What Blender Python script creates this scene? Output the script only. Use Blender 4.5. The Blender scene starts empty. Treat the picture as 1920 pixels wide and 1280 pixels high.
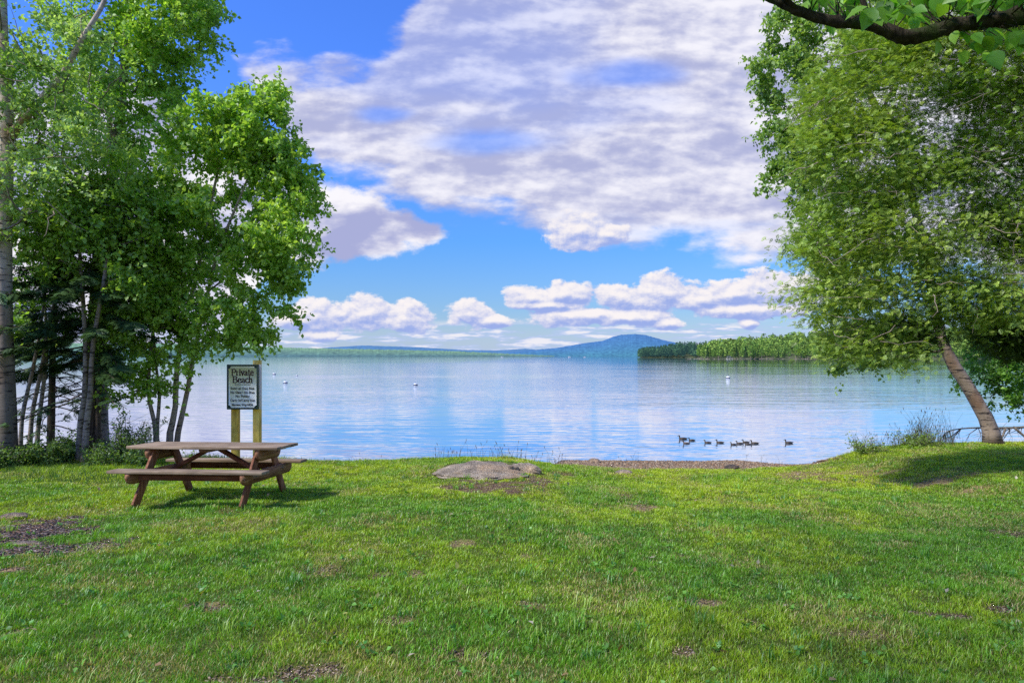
import bpy, math, random
import numpy as np
from mathutils import Vector, Matrix, Euler
random.seed(7); RNG = np.random.default_rng(7)
S = bpy.context.scene
COL = S.collection
PI = math.pi
F = 1280.0; HZ = 667.5; CX = 960.0; EYE = 1.75     # 24 mm lens, eye height
ZW = -0.98                                          # lake level

# ------------------------------------------------------------------ helpers
def at(px, py, D):
    return np.array([(px-CX)/F*D, D, EYE-(py-HZ)/F*D])

class MB:
    """collects geometry (numpy) and links it as one mesh object"""
    def __init__(s): s.v=[]; s.f=[]; s.c=[]; s.n=0; s.mi=[]
    def add(s, v, f, c=None):
        v=np.asarray(v,float).reshape(-1,3)
        f=np.asarray(f,np.int64)
        s.v.append(v); s.f.append(f+s.n)
        if c is None: c=np.ones((len(v),3))
        c=np.asarray(c,float)
        if c.ndim==1: c=np.tile(c,(len(v),1))
        s.c.append(c); s.n+=len(v)
    def box(s, c, size, rot=(0,0,0), bev=0.0, jit=0.0):
        hx,hy,hz=[a/2 for a in size]
        b=min(bev,hx*.45,hy*.45,hz*.45)
        M=Euler(rot).to_matrix()
        if b<=0:
            v=[(x,y,z) for x in(-hx,hx) for y in(-hy,hy) for z in(-hz,hz)]
            f=[(0,1,3,2),(4,6,7,5),(0,4,5,1),(2,3,7,6),(0,2,6,4),(1,5,7,3)]
        else:
            import bmesh
            bm=bmesh.new(); bmesh.ops.create_cube(bm,size=1)
            for q in bm.verts: q.co=Vector((q.co.x*2*hx,q.co.y*2*hy,q.co.z*2*hz))
            bmesh.ops.bevel(bm,geom=bm.edges[:],offset=b,segments=2,affect='EDGES',profile=.5)
            bm.verts.ensure_lookup_table(); bm.verts.index_update()
            v=[tuple(q.co) for q in bm.verts]; f=[[q.index for q in ff.verts] for ff in bm.faces]
            bm.free()
        v=np.array([tuple(M@Vector(q)) for q in v])+np.array(c)
        if jit: v=v+RNG.normal(0,jit,v.shape)
        s.addn(v,f)
    def addn(s, v, faces, c=None):
        """faces of mixed size"""
        v=np.asarray(v,float).reshape(-1,3)
        for k in set(len(q) for q in faces):
            s.f.append(np.array([q for q in faces if len(q)==k],np.int64)+s.n)
        s.v.append(v)
        if c is None: c=np.ones((len(v),3))
        c=np.asarray(c,float)
        if c.ndim==1: c=np.tile(c,(len(v),1))
        s.c.append(c); s.n+=len(v)
    def tube(s, pts, rad, sides=8, col=None, cap=True, rough=0.0):
        P=np.asarray(pts,float); n=len(P); R=np.asarray(rad,float)*np.ones(n)
        T=np.gradient(P,axis=0); T/=np.linalg.norm(T,axis=1)[:,None]+1e-9
        ref=np.array([0,0,1.]) if abs(T[0,2])<.9 else np.array([1.,0,0])
        a=np.cross(T[0],ref); a/=np.linalg.norm(a)
        A=[];B=[]
        for i in range(n):
            a=a-T[i]*a.dot(T[i]); a/=np.linalg.norm(a)+1e-9
            A.append(a); B.append(np.cross(T[i],a))
        A=np.array(A);B=np.array(B)
        th=np.linspace(0,2*PI,sides,endpoint=False)
        rr=R[:,None]*(1+ (RNG.normal(0,rough,(n,sides)) if rough else 0))
        V=P[:,None,:]+rr[...,None]*(np.cos(th)[None,:,None]*A[:,None,:]+np.sin(th)[None,:,None]*B[:,None,:])
        V=V.reshape(-1,3)
        i=np.arange(n-1)[:,None]*sides; j=np.arange(sides)[None,:]; k=(j+1)%sides
        fq=np.stack([i+j,i+k,i+sides+k,i+sides+j],-1).reshape(-1,4)
        s.add(V,fq,col)
        if cap:
            base=s.n-len(V)
            s.f.append(np.array([[base+(n-1)*sides+q for q in range(sides)]]))
            s.f.append(np.array([[base+q for q in range(sides)][::-1]]))
    def lathe(s, prof, c=(0,0,0), sides=16, col=None):
        prof=np.array(prof,float); th=np.linspace(0,2*PI,sides,endpoint=False)
        V=np.stack([prof[:,0][:,None]*np.cos(th),prof[:,0][:,None]*np.sin(th),prof[:,1][:,None]+0*th],-1).reshape(-1,3)+np.array(c)
        n=len(prof); i=np.arange(n-1)[:,None]*sides; j=np.arange(sides)[None,:]; k=(j+1)%sides
        s.add(V,np.stack([i+j,i+k,i+sides+k,i+sides+j],-1).reshape(-1,4),col)
    def build(s, name, mat, parent=None, smooth=False, off=None):
        V=np.concatenate(s.v); C=np.concatenate(s.c)
        if parent is not None and off is None:
            p=parent
            off=np.array(p.get('_o',(0,0,0)))
        if off is not None: V=V-np.array(off)
        me=bpy.data.meshes.new(name)
        me.vertices.add(len(V)); me.vertices.foreach_set('co',V.astype(np.float32).ravel())
        loops=np.concatenate([f.ravel() for f in s.f]); tot=np.concatenate([np.full(len(f),f.shape[1]) for f in s.f])
        st=np.concatenate([[0],np.cumsum(tot)[:-1]])
        me.loops.add(len(loops)); me.loops.foreach_set('vertex_index',loops.astype(np.int32))
        me.polygons.add(len(tot)); me.polygons.foreach_set('loop_start',st.astype(np.int32))
        me.update(calc_edges=True)
        if smooth: me.polygons.foreach_set('use_smooth',np.ones(len(tot),bool))
        at_=me.attributes.new('col','FLOAT_COLOR','POINT')
        at_.data.foreach_set('color',np.concatenate([C,np.ones((len(C),1))],1).astype(np.float32).ravel())
        me.materials.append(mat)
        o=bpy.data.objects.new(name,me); COL.objects.link(o)
        if parent is not None:
            o.parent=parent; o['_o']=[float(q) for q in off]
        return o

def tag(o,label=None,cat=None,group=None,kind=None):
    if label: o['label']=label
    if cat: o['category']=cat
    if group: o['group']=group
    if kind: o['kind']=kind
    return o
def thing(name,label,cat,loc,group=None):
    o=bpy.data.objects.new(name,None); COL.objects.link(o); o.empty_display_size=.2
    o.location=tuple(loc); o['_o']=[float(a) for a in loc]
    return tag(o,label,cat,group)
def clean():
    for o in bpy.data.objects:
        if '_o' in o: del o['_o']
def copy_tree(o,parent=None):
    c=o.copy(); COL.objects.link(c); c.parent=parent
    for ch in [q for q in COL.objects if q.parent==o]: copy_tree(ch,c)
    return c

# ------------------------------------------------------------------ value noise in numpy
_perm=RNG.random((256,256))
def vn(x,y):
    xi=np.floor(x).astype(int); yi=np.floor(y).astype(int); fx=x-xi; fy=y-yi
    fx=fx*fx*(3-2*fx); fy=fy*fy*(3-2*fy)
    g=lambda a,b:_perm[a%256,b%256]
    return (g(xi,yi)*(1-fx)+g(xi+1,yi)*fx)*(1-fy)+(g(xi,yi+1)*(1-fx)+g(xi+1,yi+1)*fx)*fy
def fbm(x,y,o=4):
    s=0;a=.5;t=0
    for k in range(o):
        s=s+a*vn(x*2**k+17.3*k,y*2**k+9.1*k); t+=a; a*=.5
    return s/t
def sm(a,b,x):
    t=np.clip((x-a)/(b-a),0,1); return t*t*(3-2*t)

# ------------------------------------------------------------------ materials
def mat(name):
    m=bpy.data.materials.new(name); m.use_nodes=True
    nt=m.node_tree; nt.nodes.clear()
    out=nt.nodes.new('ShaderNodeOutputMaterial'); return m,nt,out
def N(nt,t,**k):
    n=nt.nodes.new(t)
    for a,b in k.items(): setattr(n,a,b)
    return n
def setin(n,**k):
    for a,b in k.items(): n.inputs[a.replace('_',' ')].default_value=b
def ramp(nt,stops,fac=None,interp='LINEAR'):
    r=N(nt,'ShaderNodeValToRGB'); r.color_ramp.interpolation=interp
    e=r.color_ramp.elements
    while len(e)<len(stops): e.new(.5)
    for q,(p,c) in zip(e,stops):
        q.position=p; q.color=(*c,1) if len(c)==3 else c
    if fac is not None: nt.links.new(fac,r.inputs[0])
    return r
def mixc(nt,a,b,fac,mode='MIX'):
    m=N(nt,'ShaderNodeMix',data_type='RGBA',blend_type=mode)
    for s,v in ((0,fac),(6,a),(7,b)):
        if hasattr(v,'is_linked') or hasattr(v,'links'): nt.links.new(v,m.inputs[s])
        else: m.inputs[s].default_value=v if s==0 else (*v,1)
    return m.outputs[2]
def noise(nt,scale,detail=4,rough=.55,vec=None,dist=0):
    n=N(nt,'ShaderNodeTexNoise'); setin(n,Scale=scale,Detail=detail,Roughness=rough,Distortion=dist)
    if vec is not None: nt.links.new(vec,n.inputs['Vector'])
    return n.outputs[0]
def coords(nt,scale=(1,1,1),kind='Object'):
    t=N(nt,'ShaderNodeTexCoord'); m=N(nt,'ShaderNodeMapping'); m.inputs['Scale'].default_value=scale
    nt.links.new(t.outputs[kind],m.inputs[0]); return m.outputs[0]
def principled(nt,out,col,rough=.8,bump=None,bs=.3,bd=.02,spec=.3):
    p=N(nt,'ShaderNodeBsdfPrincipled')
    if isinstance(col,tuple): p.inputs['Base Color'].default_value=(*col,1)
    else: nt.links.new(col,p.inputs['Base Color'])
    if isinstance(rough,float): p.inputs['Roughness'].default_value=rough
    else: nt.links.new(rough,p.inputs['Roughness'])
    p.inputs['Specular IOR Level'].default_value=spec
    if bump is not None:
        b=N(nt,'ShaderNodeBump'); setin(b,Strength=bs,Distance=bd); nt.links.new(bump,b.inputs['Height'])
        nt.links.new(b.outputs[0],p.inputs['Normal'])
    nt.links.new(p.outputs[0],out.inputs[0]); return p
def attr(nt):
    a=N(nt,'ShaderNodeAttribute',attribute_name='col'); return a.outputs['Color']

def leafmat(name,trans=.5,tint=(1,1,1),gloss=.03,ttint=(1.2,1.2,.5)):
    m,nt,out=mat(name)
    c=attr(nt); c=mixc(nt,c,tint,1.0,'MULTIPLY')
    d=N(nt,'ShaderNodeBsdfDiffuse'); t=N(nt,'ShaderNodeBsdfTranslucent'); g=N(nt,'ShaderNodeBsdfGlossy')
    nt.links.new(c,d.inputs[0])
    tc=mixc(nt,c,ttint,1.0,'MULTIPLY'); nt.links.new(tc,t.inputs[0])
    g.inputs['Roughness'].default_value=.45; g.inputs['Color'].default_value=(.9,.95,1,1)
    a=N(nt,'ShaderNodeMixShader'); a.inputs[0].default_value=trans
    nt.links.new(d.outputs[0],a.inputs[1]); nt.links.new(t.outputs[0],a.inputs[2])
    b=N(nt,'ShaderNodeMixShader'); b.inputs[0].default_value=gloss
    nt.links.new(a.outputs[0],b.inputs[1]); nt.links.new(g.outputs[0],b.inputs[2])
    nt.links.new(b.outputs[0],out.inputs[0]); return m
M={}
M['leaf']=leafmat('leaf_birch')
M['leaf_near']=leafmat('leaf_near',.55)
M['cedar']=leafmat('cedar_foliage',.4)
M['fir']=leafmat('fir_foliage',.15,gloss=.03)
M['grass']=leafmat('grass_blades',.4,gloss=.04,ttint=(1.2,1.25,.4))
M['far']=leafmat('far_foliage',.25,gloss=0.0)

def bark_birch(name,light,dark,amt):
    m,nt,out=mat(name)
    v=coords(nt,(2.2,2.2,13)); n1=noise(nt,1.5,5,.7,v,.5)
    marks=ramp(nt,[(0,(0,0,0)),(amt,(0,0,0)),(amt+.05,(1,1,1)),(1,(1,1,1))],n1)
    v2=coords(nt,(6,6,2.2)); n2=noise(nt,1.3,5,.6,v2)
    base=ramp(nt,[(.3,tuple(a*.55 for a in light)),(.5,tuple(a*.85 for a in light)),(.7,light)],n2)
    v3=coords(nt,(1.2,1.2,.8)); n3=noise(nt,1.7,3,.5,v3)
    b2=mixc(nt,base.outputs[0],(light[0]*.62,light[1]*.42,light[2]*.3),ramp(nt,[(.5,(0,0,0)),(.68,(.8,.8,.8))],n3).outputs[0])
    c=mixc(nt,dark,b2,marks.outputs[0]); c=mixc(nt,c,attr(nt),1.0,'MULTIPLY')
    principled(nt,out,c,.8,n1,.5,.02); return m
M['bark_birch']=bark_birch('bark_birch',(.60,.51,.42),(.06,.05,.045),.39)
M['bark_brown']=bark_birch('bark_brown',(.40,.31,.235),(.05,.04,.035),.42)
M['bark_grey']=bark_birch('bark_grey',(.36,.31,.26),(.07,.055,.045),.42)
def bark_rough(name,a,b,moss=None):
    m,nt,out=mat(name)
    v=coords(nt,(22,22,5)); n1=noise(nt,1.2,6,.65,v,.6)
    c=ramp(nt,[(.3,a),(.65,b)],n1).outputs[0]
    if moss:
        n2=noise(nt,7.,4,.6,coords(nt)); c=mixc(nt,c,moss,ramp(nt,[(.5,(0,0,0)),(.66,(.8,.8,.8))],n2).outputs[0])
    c=mixc(nt,c,attr(nt),1.0,'MULTIPLY')
    principled(nt,out,c,.9,n1,.9,.03,.1); return m
M['bark_dark']=bark_rough('bark_dark',(.035,.028,.022),(.17,.13,.1))
M['bark_moss']=bark_rough('bark_moss',(.015,.012,.01),(.1,.08,.06),(.05,.075,.02))
M['twig']=bark_rough('twig_bark',(.1,.08,.06),(.3,.26,.22))

def wood(name,c1,c2,c3,axis=0,grain=30,rough=.75):
    m,nt,out=mat(name)
    sc=[grain]*3; sc[axis]=1.6
    v=coords(nt,tuple(sc)); n1=noise(nt,1.0,6,.62,v,.4)
    c=ramp(nt,[(.3,c1),(.5,c2),(.72,c3)],n1).outputs[0]
    n2=noise(nt,3.2,4,.6,coords(nt)); c=mixc(nt,c,tuple(a*.45 for a in c2),ramp(nt,[(.45,(0,0,0)),(.7,(.75,.75,.75))],n2).outputs[0])
    c=mixc(nt,c,attr(nt),1.0,'MULTIPLY')
    principled(nt,out,c,rough,n1,.5,.004,.25); return m
M['table_top']=wood('weathered_top',(.12,.08,.05),(.28,.20,.13),(.48,.38,.27),0,34)
M['table_red']=wood('red_stained_wood',(.08,.024,.012),(.20,.065,.035),(.32,.15,.09),0,30)
M['table_leg']=wood('red_stained_leg',(.08,.028,.013),(.23,.09,.045),(.42,.25,.14),2,30)
M['table_cross']=wood('red_stained_cross',(.10,.04,.02),(.26,.125,.065),(.44,.28,.16),1,30)
M['post']=wood('treated_post',(.42,.26,.04),(.82,.56,.10),(.9,.7,.22),2,18)
def plain(name,c,rough=.6,var=.15,scale=20):
    m,nt,out=mat(name); n=noise(nt,scale,4,.6,coords(nt))
    cc=ramp(nt,[(.3,tuple(a*(1-var) for a in c)),(.7,tuple(min(1,a*(1+var)) for a in c))],n)
    principled(nt,out,mixc(nt,cc.outputs[0],attr(nt),1.0,'MULTIPLY'),rough,n,.2,.004); return m
M['sign_face']=plain('sign_face',(.92,.92,.76),.5,.08,9)
M['sign_frame']=plain('sign_frame',(.035,.06,.04),.45)
M['sign_back']=plain('sign_back',(.74,.66,.58),.6)
M['ink_red']=plain('ink_red',(.035,.006,.008),.5)
M['ink_black']=plain('ink_black',(.012,.012,.012),.5)
M['buoy']=plain('buoy_white',(.75,.75,.74),.4)
M['buoy_dark']=plain('buoy_dark',(.05,.07,.12),.4)
M['boat']=plain('boat_paint',(.6,.62,.66),.4)
M['duck']=plain('duck_feathers',(1,1,1),.8,.35,60)
M['bill']=plain('duck_bill',(.28,.17,.03),.5)
M['chip']=plain('wood_chips',(1,1,1),.9,.3,40)

def rockmat():
    m,nt,out=mat('granite')
    v=coords(nt); n1=noise(nt,5,6,.65,v); n2=noise(nt,60,3,.6,v); n3=noise(nt,2.2,4,.6,v)
    c=ramp(nt,[(.3,(.14,.12,.095)),(.5,(.32,.28,.22)),(.72,(.56,.50,.40))],n1).outputs[0]
    c=mixc(nt,c,(.46,.32,.19),ramp(nt,[(.48,(0,0,0)),(.68,(.7,.7,.7))],n3).outputs[0])
    sp=ramp(nt,[(.35,(.35,.35,.35)),(.6,(1.3,1.3,1.3))],n2).outputs[0]
    c=mixc(nt,c,sp,1.0,'MULTIPLY'); c=mixc(nt,c,attr(nt),1.0,'MULTIPLY')
    h=N(nt,'ShaderNodeMath',operation='ADD'); nt.links.new(n1,h.inputs[0]); nt.links.new(n2,h.inputs[1])
    principled(nt,out,c,.85,h.outputs[0],1.0,.05,.2); return m
M['rock']=rockmat()
def groundmat():
    m,nt,out=mat('lawn_soil')
    v=coords(nt); n1=noise(nt,9,6,.7,v); n2=noise(nt,70,3,.7,v)
    s=ramp(nt,[(.3,(.55,.55,.55)),(.7,(1.4,1.4,1.4))],n2).outputs[0]
    s2=ramp(nt,[(.3,(.7,.7,.7)),(.7,(1.3,1.25,1.2))],n1).outputs[0]
    c=mixc(nt,attr(nt),s,1.0,'MULTIPLY'); c=mixc(nt,c,s2,1.0,'MULTIPLY')
    principled(nt,out,c,.95,n2,.8,.02,.1); return m
M['ground']=groundmat()
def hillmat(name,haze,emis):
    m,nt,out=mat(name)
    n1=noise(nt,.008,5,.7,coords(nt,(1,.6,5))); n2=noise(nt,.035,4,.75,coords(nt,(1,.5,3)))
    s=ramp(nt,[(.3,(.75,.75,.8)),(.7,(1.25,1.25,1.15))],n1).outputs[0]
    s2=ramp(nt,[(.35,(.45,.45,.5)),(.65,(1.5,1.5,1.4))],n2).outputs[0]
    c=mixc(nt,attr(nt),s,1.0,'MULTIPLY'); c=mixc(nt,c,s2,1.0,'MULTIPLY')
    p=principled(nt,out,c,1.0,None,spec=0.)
    # air between here and the far hill: scattered blue light painted as surface glow
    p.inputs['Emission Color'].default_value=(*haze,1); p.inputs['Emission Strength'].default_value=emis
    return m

def watermat():
    m,nt,out=mat('lake_water')
    def wave(sc,rot,det,rough=.5):
        t=N(nt,'ShaderNodeTexCoord'); mp=N(nt,'ShaderNodeMapping')
        mp.inputs['Scale'].default_value=sc; mp.inputs['Rotation'].default_value=(0,0,rot)
        nt.links.new(t.outputs['Object'],mp.inputs[0]); return noise(nt,1.0,det,rough,mp.outputs[0],.4)
    a=wave((.38,1.75,1),.05,2); b=wave((.16,.5,1),-.15,1); c=wave((.02,.05,1),.2,2); d=wave((1.5,5.5,1),.1,1)
    def mul(x,k):
        q=N(nt,'ShaderNodeMath',operation='MULTIPLY'); nt.links.new(x,q.inputs[0])
        if isinstance(k,float): q.inputs[1].default_value=k
        else: nt.links.new(k,q.inputs[1])
        return q.outputs[0]
    def add(x,y):
        q=N(nt,'ShaderNodeMath',operation='ADD'); nt.links.new(x,q.inputs[0]); nt.links.new(y,q.inputs[1]); return q.outputs[0]
    # calm and ruffled patches
    pm=ramp(nt,[(.38,(.35,.35,.35)),(.62,(1,1,1))],c).outputs[0]
    tco=N(nt,'ShaderNodeTexCoord'); sp=N(nt,'ShaderNodeSeparateXYZ'); nt.links.new(tco.outputs['Object'],sp.inputs[0])
    lg=N(nt,'ShaderNodeMapRange'); lg.inputs[1].default_value=20; lg.inputs[2].default_value=260; lg.inputs[3].default_value=1.; lg.inputs[4].default_value=.34; nt.links.new(sp.outputs[1],lg.inputs[0]); pm=mul(pm,lg.outputs[0])
    h=mul(add(add(mul(a,.75),mul(b,.7)),mul(d,.16)),pm)
    bp=N(nt,'ShaderNodeBump'); setin(bp,Strength=1.0,Distance=WAVE); nt.links.new(h,bp.inputs['Height'])
    g=N(nt,'ShaderNodeBsdfGlossy'); g.inputs['Roughness'].default_value=.03; g.inputs['Color'].default_value=(.95,.97,1.0,1)
    d=N(nt,'ShaderNodeBsdfDiffuse'); d.inputs['Color'].default_value=(.14,.34,.52,1)
    fr=N(nt,'ShaderNodeFresnel'); fr.inputs['IOR'].default_value=1.6
    nt.links.new(bp.outputs[0],g.inputs['Normal']); nt.links.new(bp.outputs[0],fr.inputs['Normal'])
    r=ramp(nt,[(0,(.3,.3,.3)),(.3,(.9,.9,.9)),(1,(1,1,1))],fr.outputs[0])
    mx=N(nt,'ShaderNodeMixShader'); nt.links.new(r.outputs[0],mx.inputs[0])
    nt.links.new(d.outputs[0],mx.inputs[1]); nt.links.new(g.outputs[0],mx.inputs[2]); nt.links.new(mx.outputs[0],out.inputs[0])
    return m
WAVE=.05
M['water']=watermat()

# ------------------------------------------------------------------ sun, sky, camera
SUN_EL=math.radians(50); SUN_AZ=math.radians(241)      # azimuth clockwise from +Y: behind the camera, to the left
sd=Vector((math.sin(SUN_AZ)*math.cos(SUN_EL),math.cos(SUN_AZ)*math.cos(SUN_EL),math.sin(SUN_EL)))
sl=bpy.data.lights.new('sun','SUN'); sl.energy=4.8; sl.angle=math.radians(4.5); sl.color=(1,.95,.86)
so=bpy.data.objects.new('sun',sl); COL.objects.link(so); so.rotation_euler=sd.to_track_quat('Z','Y').to_euler(); so.location=(0,0,30)
cam=bpy.data.cameras.new('camera'); co=bpy.data.objects.new('camera',cam); COL.objects.link(co)
co.location=(0,0,EYE); co.rotation_euler=(PI/2,0,0); cam.lens=24; cam.sensor_width=36; cam.shift_y=27.5/1920
cam.clip_end=60000; cam.clip_start=.05; S.camera=co
S.view_settings.view_transform='Standard'; S.view_settings.look='None'; S.view_settings.exposure=0
S.cycles.use_denoising=False; S.render.filter_size=1.15
S.cycles.max_bounces=6; S.cycles.transparent_max_bounces=4; S.cycles.caustics_reflective=False; S.cycles.caustics_refractive=False

def make_world():
    w=bpy.data.worlds.new('World'); S.world=w; w.use_nodes=True; nt=w.node_tree; nt.nodes.clear(); L=nt.links
    out=N(nt,'ShaderNodeOutputWorld'); bg=N(nt,'ShaderNodeBackground'); bg.inputs[1].default_value=.1; L.new(bg.outputs[0],out.inputs[0])
    sky=N(nt,'ShaderNodeTexSky'); sky.sky_type='NISHITA'; sky.sun_disc=False; sky.sun_elevation=SUN_EL; sky.sun_rotation=SUN_AZ
    sky.air_density=1.2; sky.dust_density=.4; sky.ozone_density=2.5
    tc=N(nt,'ShaderNodeTexCoord'); sx=N(nt,'ShaderNodeSeparateXYZ'); L.new(tc.outputs['Generated'],sx.inputs[0])
    def m(op,a,b=None,c=None,clamp=False):
        q=N(nt,'ShaderNodeMath',operation=op); q.use_clamp=clamp
        for i,v in enumerate((a,b,c)):
            if v is None: continue
            if isinstance(v,(int,float)): q.inputs[i].default_value=v
            else: L.new(v,q.inputs[i])
        return q.outputs[0]
    def vm(op,a,b=None,out=0):
        q=N(nt,'ShaderNodeVectorMath',operation=op)
        for i,v in enumerate((a,b)):
            if v is None: continue
            if isinstance(v,tuple): q.inputs[i].default_value=v
            else: L.new(v,q.inputs[i])
        return q.outputs[out]
    def cmb(a,b,c=0.0):
        q=N(nt,'ShaderNodeCombineXYZ')
        for i,v in enumerate((a,b,c)):
            if isinstance(v,(int,float)): q.inputs[i].default_value=v
            else: L.new(v,q.inputs[i])
        return q.outputs[0]
    def ss(a,b,x):
        q=N(nt,'ShaderNodeMapRange',interpolation_type='SMOOTHSTEP'); q.inputs[1].default_value=a; q.inputs[2].default_value=b; L.new(x,q.inputs[0]); return q.outputs[0]
    X,Y,Z=sx.outputs; Za=m('ABSOLUTE',Z)
    Yc=m('MAXIMUM',m('ABSOLUTE',Y),.12)
    u=m('DIVIDE',X,Yc); v=m('DIVIDE',Za,Yc)           # tangent of bearing / of height: straight-edged layers stay straight
    # bearing 0 = across the lake; the same cloud field carries on behind
    U=m('MULTIPLY_ADD',u,1280.,960.); V=m('MULTIPLY_ADD',v,-1280.,667.5)
    P0=cmb(U,V,0.0)
    # cloud-layer plane coordinates (perspective towards the horizon)
    zz=m('ADD',Za,.06); deckc=cmb(m('DIVIDE',X,zz),m('DIVIDE',m('ABSOLUTE',Y),zz),0.0)
    cum=[(600,590,75,36),(680,588,72,34),(760,595,58,36),(560,600,60,22),
         (882,588,52,28),(920,600,46,14),
         (1000,558,64,24),(1062,552,60,28),(1020,572,100,14),
         (1165,557,66,28),(1245,548,80,36),(1310,562,80,24),(1390,552,90,32),(1470,545,90,42),(1400,580,140,20),
         (1070,592,110,20),(1180,596,90,20),(1250,606,36,14),(1570,540,70,30),
         
         (1402,606,22,12),(600,630,40,14),         (1085,432,70,38),(1140,438,44,24),
         (200,590,150,40),(60,560,120,50)]
    def density(P, full=True):
        n=N(nt,'ShaderNodeTexNoise'); n.normalize=True; setin(n,Scale=1.0,Detail=6.5,Roughness=.60)
        L.new(vm('MULTIPLY',P,(1/60.,1/40.,1.)),n.inputs['Vector'])
        k=m('SUBTRACT',n.outputs[0],.5)
        e=None
        for cx,cy,rx,ry in cum:
            l=vm('LENGTH',vm('MULTIPLY',vm('SUBTRACT',P,(cx,cy,0.)),(1./rx,1./ry,0.)),out=1)
            q=m('SUBTRACT',1.,l); e=q if e is None else m('MAXIMUM',e,q)
        d=m('MULTIPLY_ADD',k,1.9,e)
        return d,k
    d1,k1=density(P0); d2,_=density(vm('ADD',P0,(-4.,-8.,0.)))
    ccov=ss(-.04,.22,d1)
    lit=m('SUBTRACT',d1,d2)
    lit=ss(-.42,.40,lit)
    # --- broken layer cloud
    bn=N(nt,'ShaderNodeTexNoise'); setin(bn,Scale=1.0,Detail=7.,Roughness=.56); L.new(vm('MULTIPLY',P0,(1/150.,1/66.,1.)),bn.inputs['Vector'])
    bn2=N(nt,'ShaderNodeTexNoise'); setin(bn2,Scale=1.0,Detail=5.,Roughness=.56); L.new(vm('MULTIPLY',vm('ADD',P0,(-9.,-11.,0.)),(1/150.,1/66.,1.)),bn2.inputs['Vector'])
    kb=m('SUBTRACT',bn.outputs[0],.5)
    def curve(x,pts,lo,hi):
        xn=N(nt,'ShaderNodeMapRange'); xn.inputs[1].default_value=0; xn.inputs[2].default_value=1920; L.new(x,xn.inputs[0])
        fc=N(nt,'ShaderNodeFloatCurve'); c=fc.mapping.curves[0]; fc.mapping.use_clip=False
        pts=[(a/1920.,(b-lo)/(hi-lo)) for a,b in pts]
        c.points[0].location=pts[0]; c.points[1].location=pts[-1]
        for p in pts[1:-1]: c.points.new(*p)
        for p in c.points: p.handle_type='VECTOR'
        fc.mapping.update(); L.new(xn.outputs[0],fc.inputs[1])
        return m('MULTIPLY_ADD',fc.outputs[0],float(hi-lo),float(lo))
    yb=curve(U,[(0,20),(380,40),(430,110),(500,210),(600,325),(760,372),(880,408),(1000,432),(1080,452),(1150,464),(1300,478),(1500,490),(1920,540)],0,600)
    yt=curve(U,[(0,120),(420,90),(560,100),(680,98),(750,50),(800,-60),(900,-200),(1920,-200)],-200,200)
    mdeck=m('MINIMUM',m('DIVIDE',m('SUBTRACT',yb,V),55.),m('DIVIDE',m('SUBTRACT',V,yt),75.))
    # second wedge of cloud on the left
    yb2=curve(U,[(0,690),(300,680),(430,620),(500,520),(560,502),(690,494),(790,470),(850,446),(900,380),(1920,300)],200,700)
    yt2=curve(U,[(0,80),(300,150),(400,290),(500,330),(560,335),(640,345),(700,352),(745,385),(800,412),(850,448),(900,560),(1920,600)],0,700)
    m2=m('MINIMUM',m('DIVIDE',m('SUBTRACT',yb2,V),26.),m('DIVIDE',m('SUBTRACT',V,yt2),26.))
    # thin blue breaks in the layer
    hn=N(nt,'ShaderNodeTexNoise'); setin(hn,Scale=.62,Detail=4.,Roughness=.5); L.new(vm('ADD',vm('MULTIPLY',deckc,(1.,1.5,1.)),(4.1,2.7,0.)),hn.inputs['Vector'])
    hole=ss(.30,.46,hn.outputs[0])
    hol=m('MULTIPLY',hole,1.0)
    def ell(cx,cy,rx,ry):
        return m('SUBTRACT',1.,vm('LENGTH',vm('MULTIPLY',vm('SUBTRACT',P0,(cx,cy,0.)),(1./rx,1./ry,0.)),out=1))
    br=m('MAXIMUM',m('MAXIMUM',ell(915,265,110,22),ell(1180,140,90,26)),m('MAXIMUM',ell(720,215,50,14),ell(470,190,60,20)))
    br=ss(-.55,.6,m('MULTIPLY_ADD',kb,1.6,br))
    deck=ss(-.15,.75,m('MULTIPLY_ADD',kb,3.2,mdeck))
    deck=m('MULTIPLY',deck,m('MULTIPLY_ADD',hole,.28,.72)); deck=m('MULTIPLY',deck,m('MULTIPLY_ADD',br,-.62,1.))
    w2=ss(-.2,.7,m('MULTIPLY_ADD',k1,3.0,m2))
    # shading of the layer: long rolls
    rn=N(nt,'ShaderNodeTexNoise'); setin(rn,Scale=1.0,Detail=5.,Roughness=.5); rn.inputs['Distortion'].default_value=.3
    L.new(vm('ADD',vm('MULTIPLY',deckc,(.8,1.25,1.)),(0.,.6,0.)),rn.inputs['Vector'])
    rn2=N(nt,'ShaderNodeTexNoise'); setin(rn2,Scale=1.0,Detail=5.,Roughness=.5); L.new(vm('ADD',vm('MULTIPLY',P0,(1/120.,1/64.,1.)),(3.,7.,2.)),rn2.inputs['Vector'])
    sh=m('ADD',m('MULTIPLY',rn.outputs[0],.6),m('MULTIPLY',rn2.outputs[0],.8))
    sh=m('ADD',sh,m('MULTIPLY',m('SUBTRACT',bn.outputs[0],bn2.outputs[0]),1.1))
    glow=ss(900.,1500.,U); sh=m('ADD',sh,m('MULTIPLY',glow,.10))
    sh=m('ADD',sh,m('MULTIPLY',ss(.0,1.1,m('DIVIDE',m('SUBTRACT',yb,V),90.)),-.05))
    shade=ss(.50,.95,sh)
    dcol=N(nt,'ShaderNodeMix',data_type='RGBA'); L.new(shade,dcol.inputs[0]); dcol.inputs[6].default_value=(4.4,4.7,7.2,1); dcol.inputs[7].default_value=(9.2,9.1,9.9,1)
    # clear sky
    tint=N(nt,'ShaderNodeMix',data_type='RGBA',blend_type='MULTIPLY'); tint.inputs[0].default_value=1; L.new(sky.outputs[0],tint.inputs[6])
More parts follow.
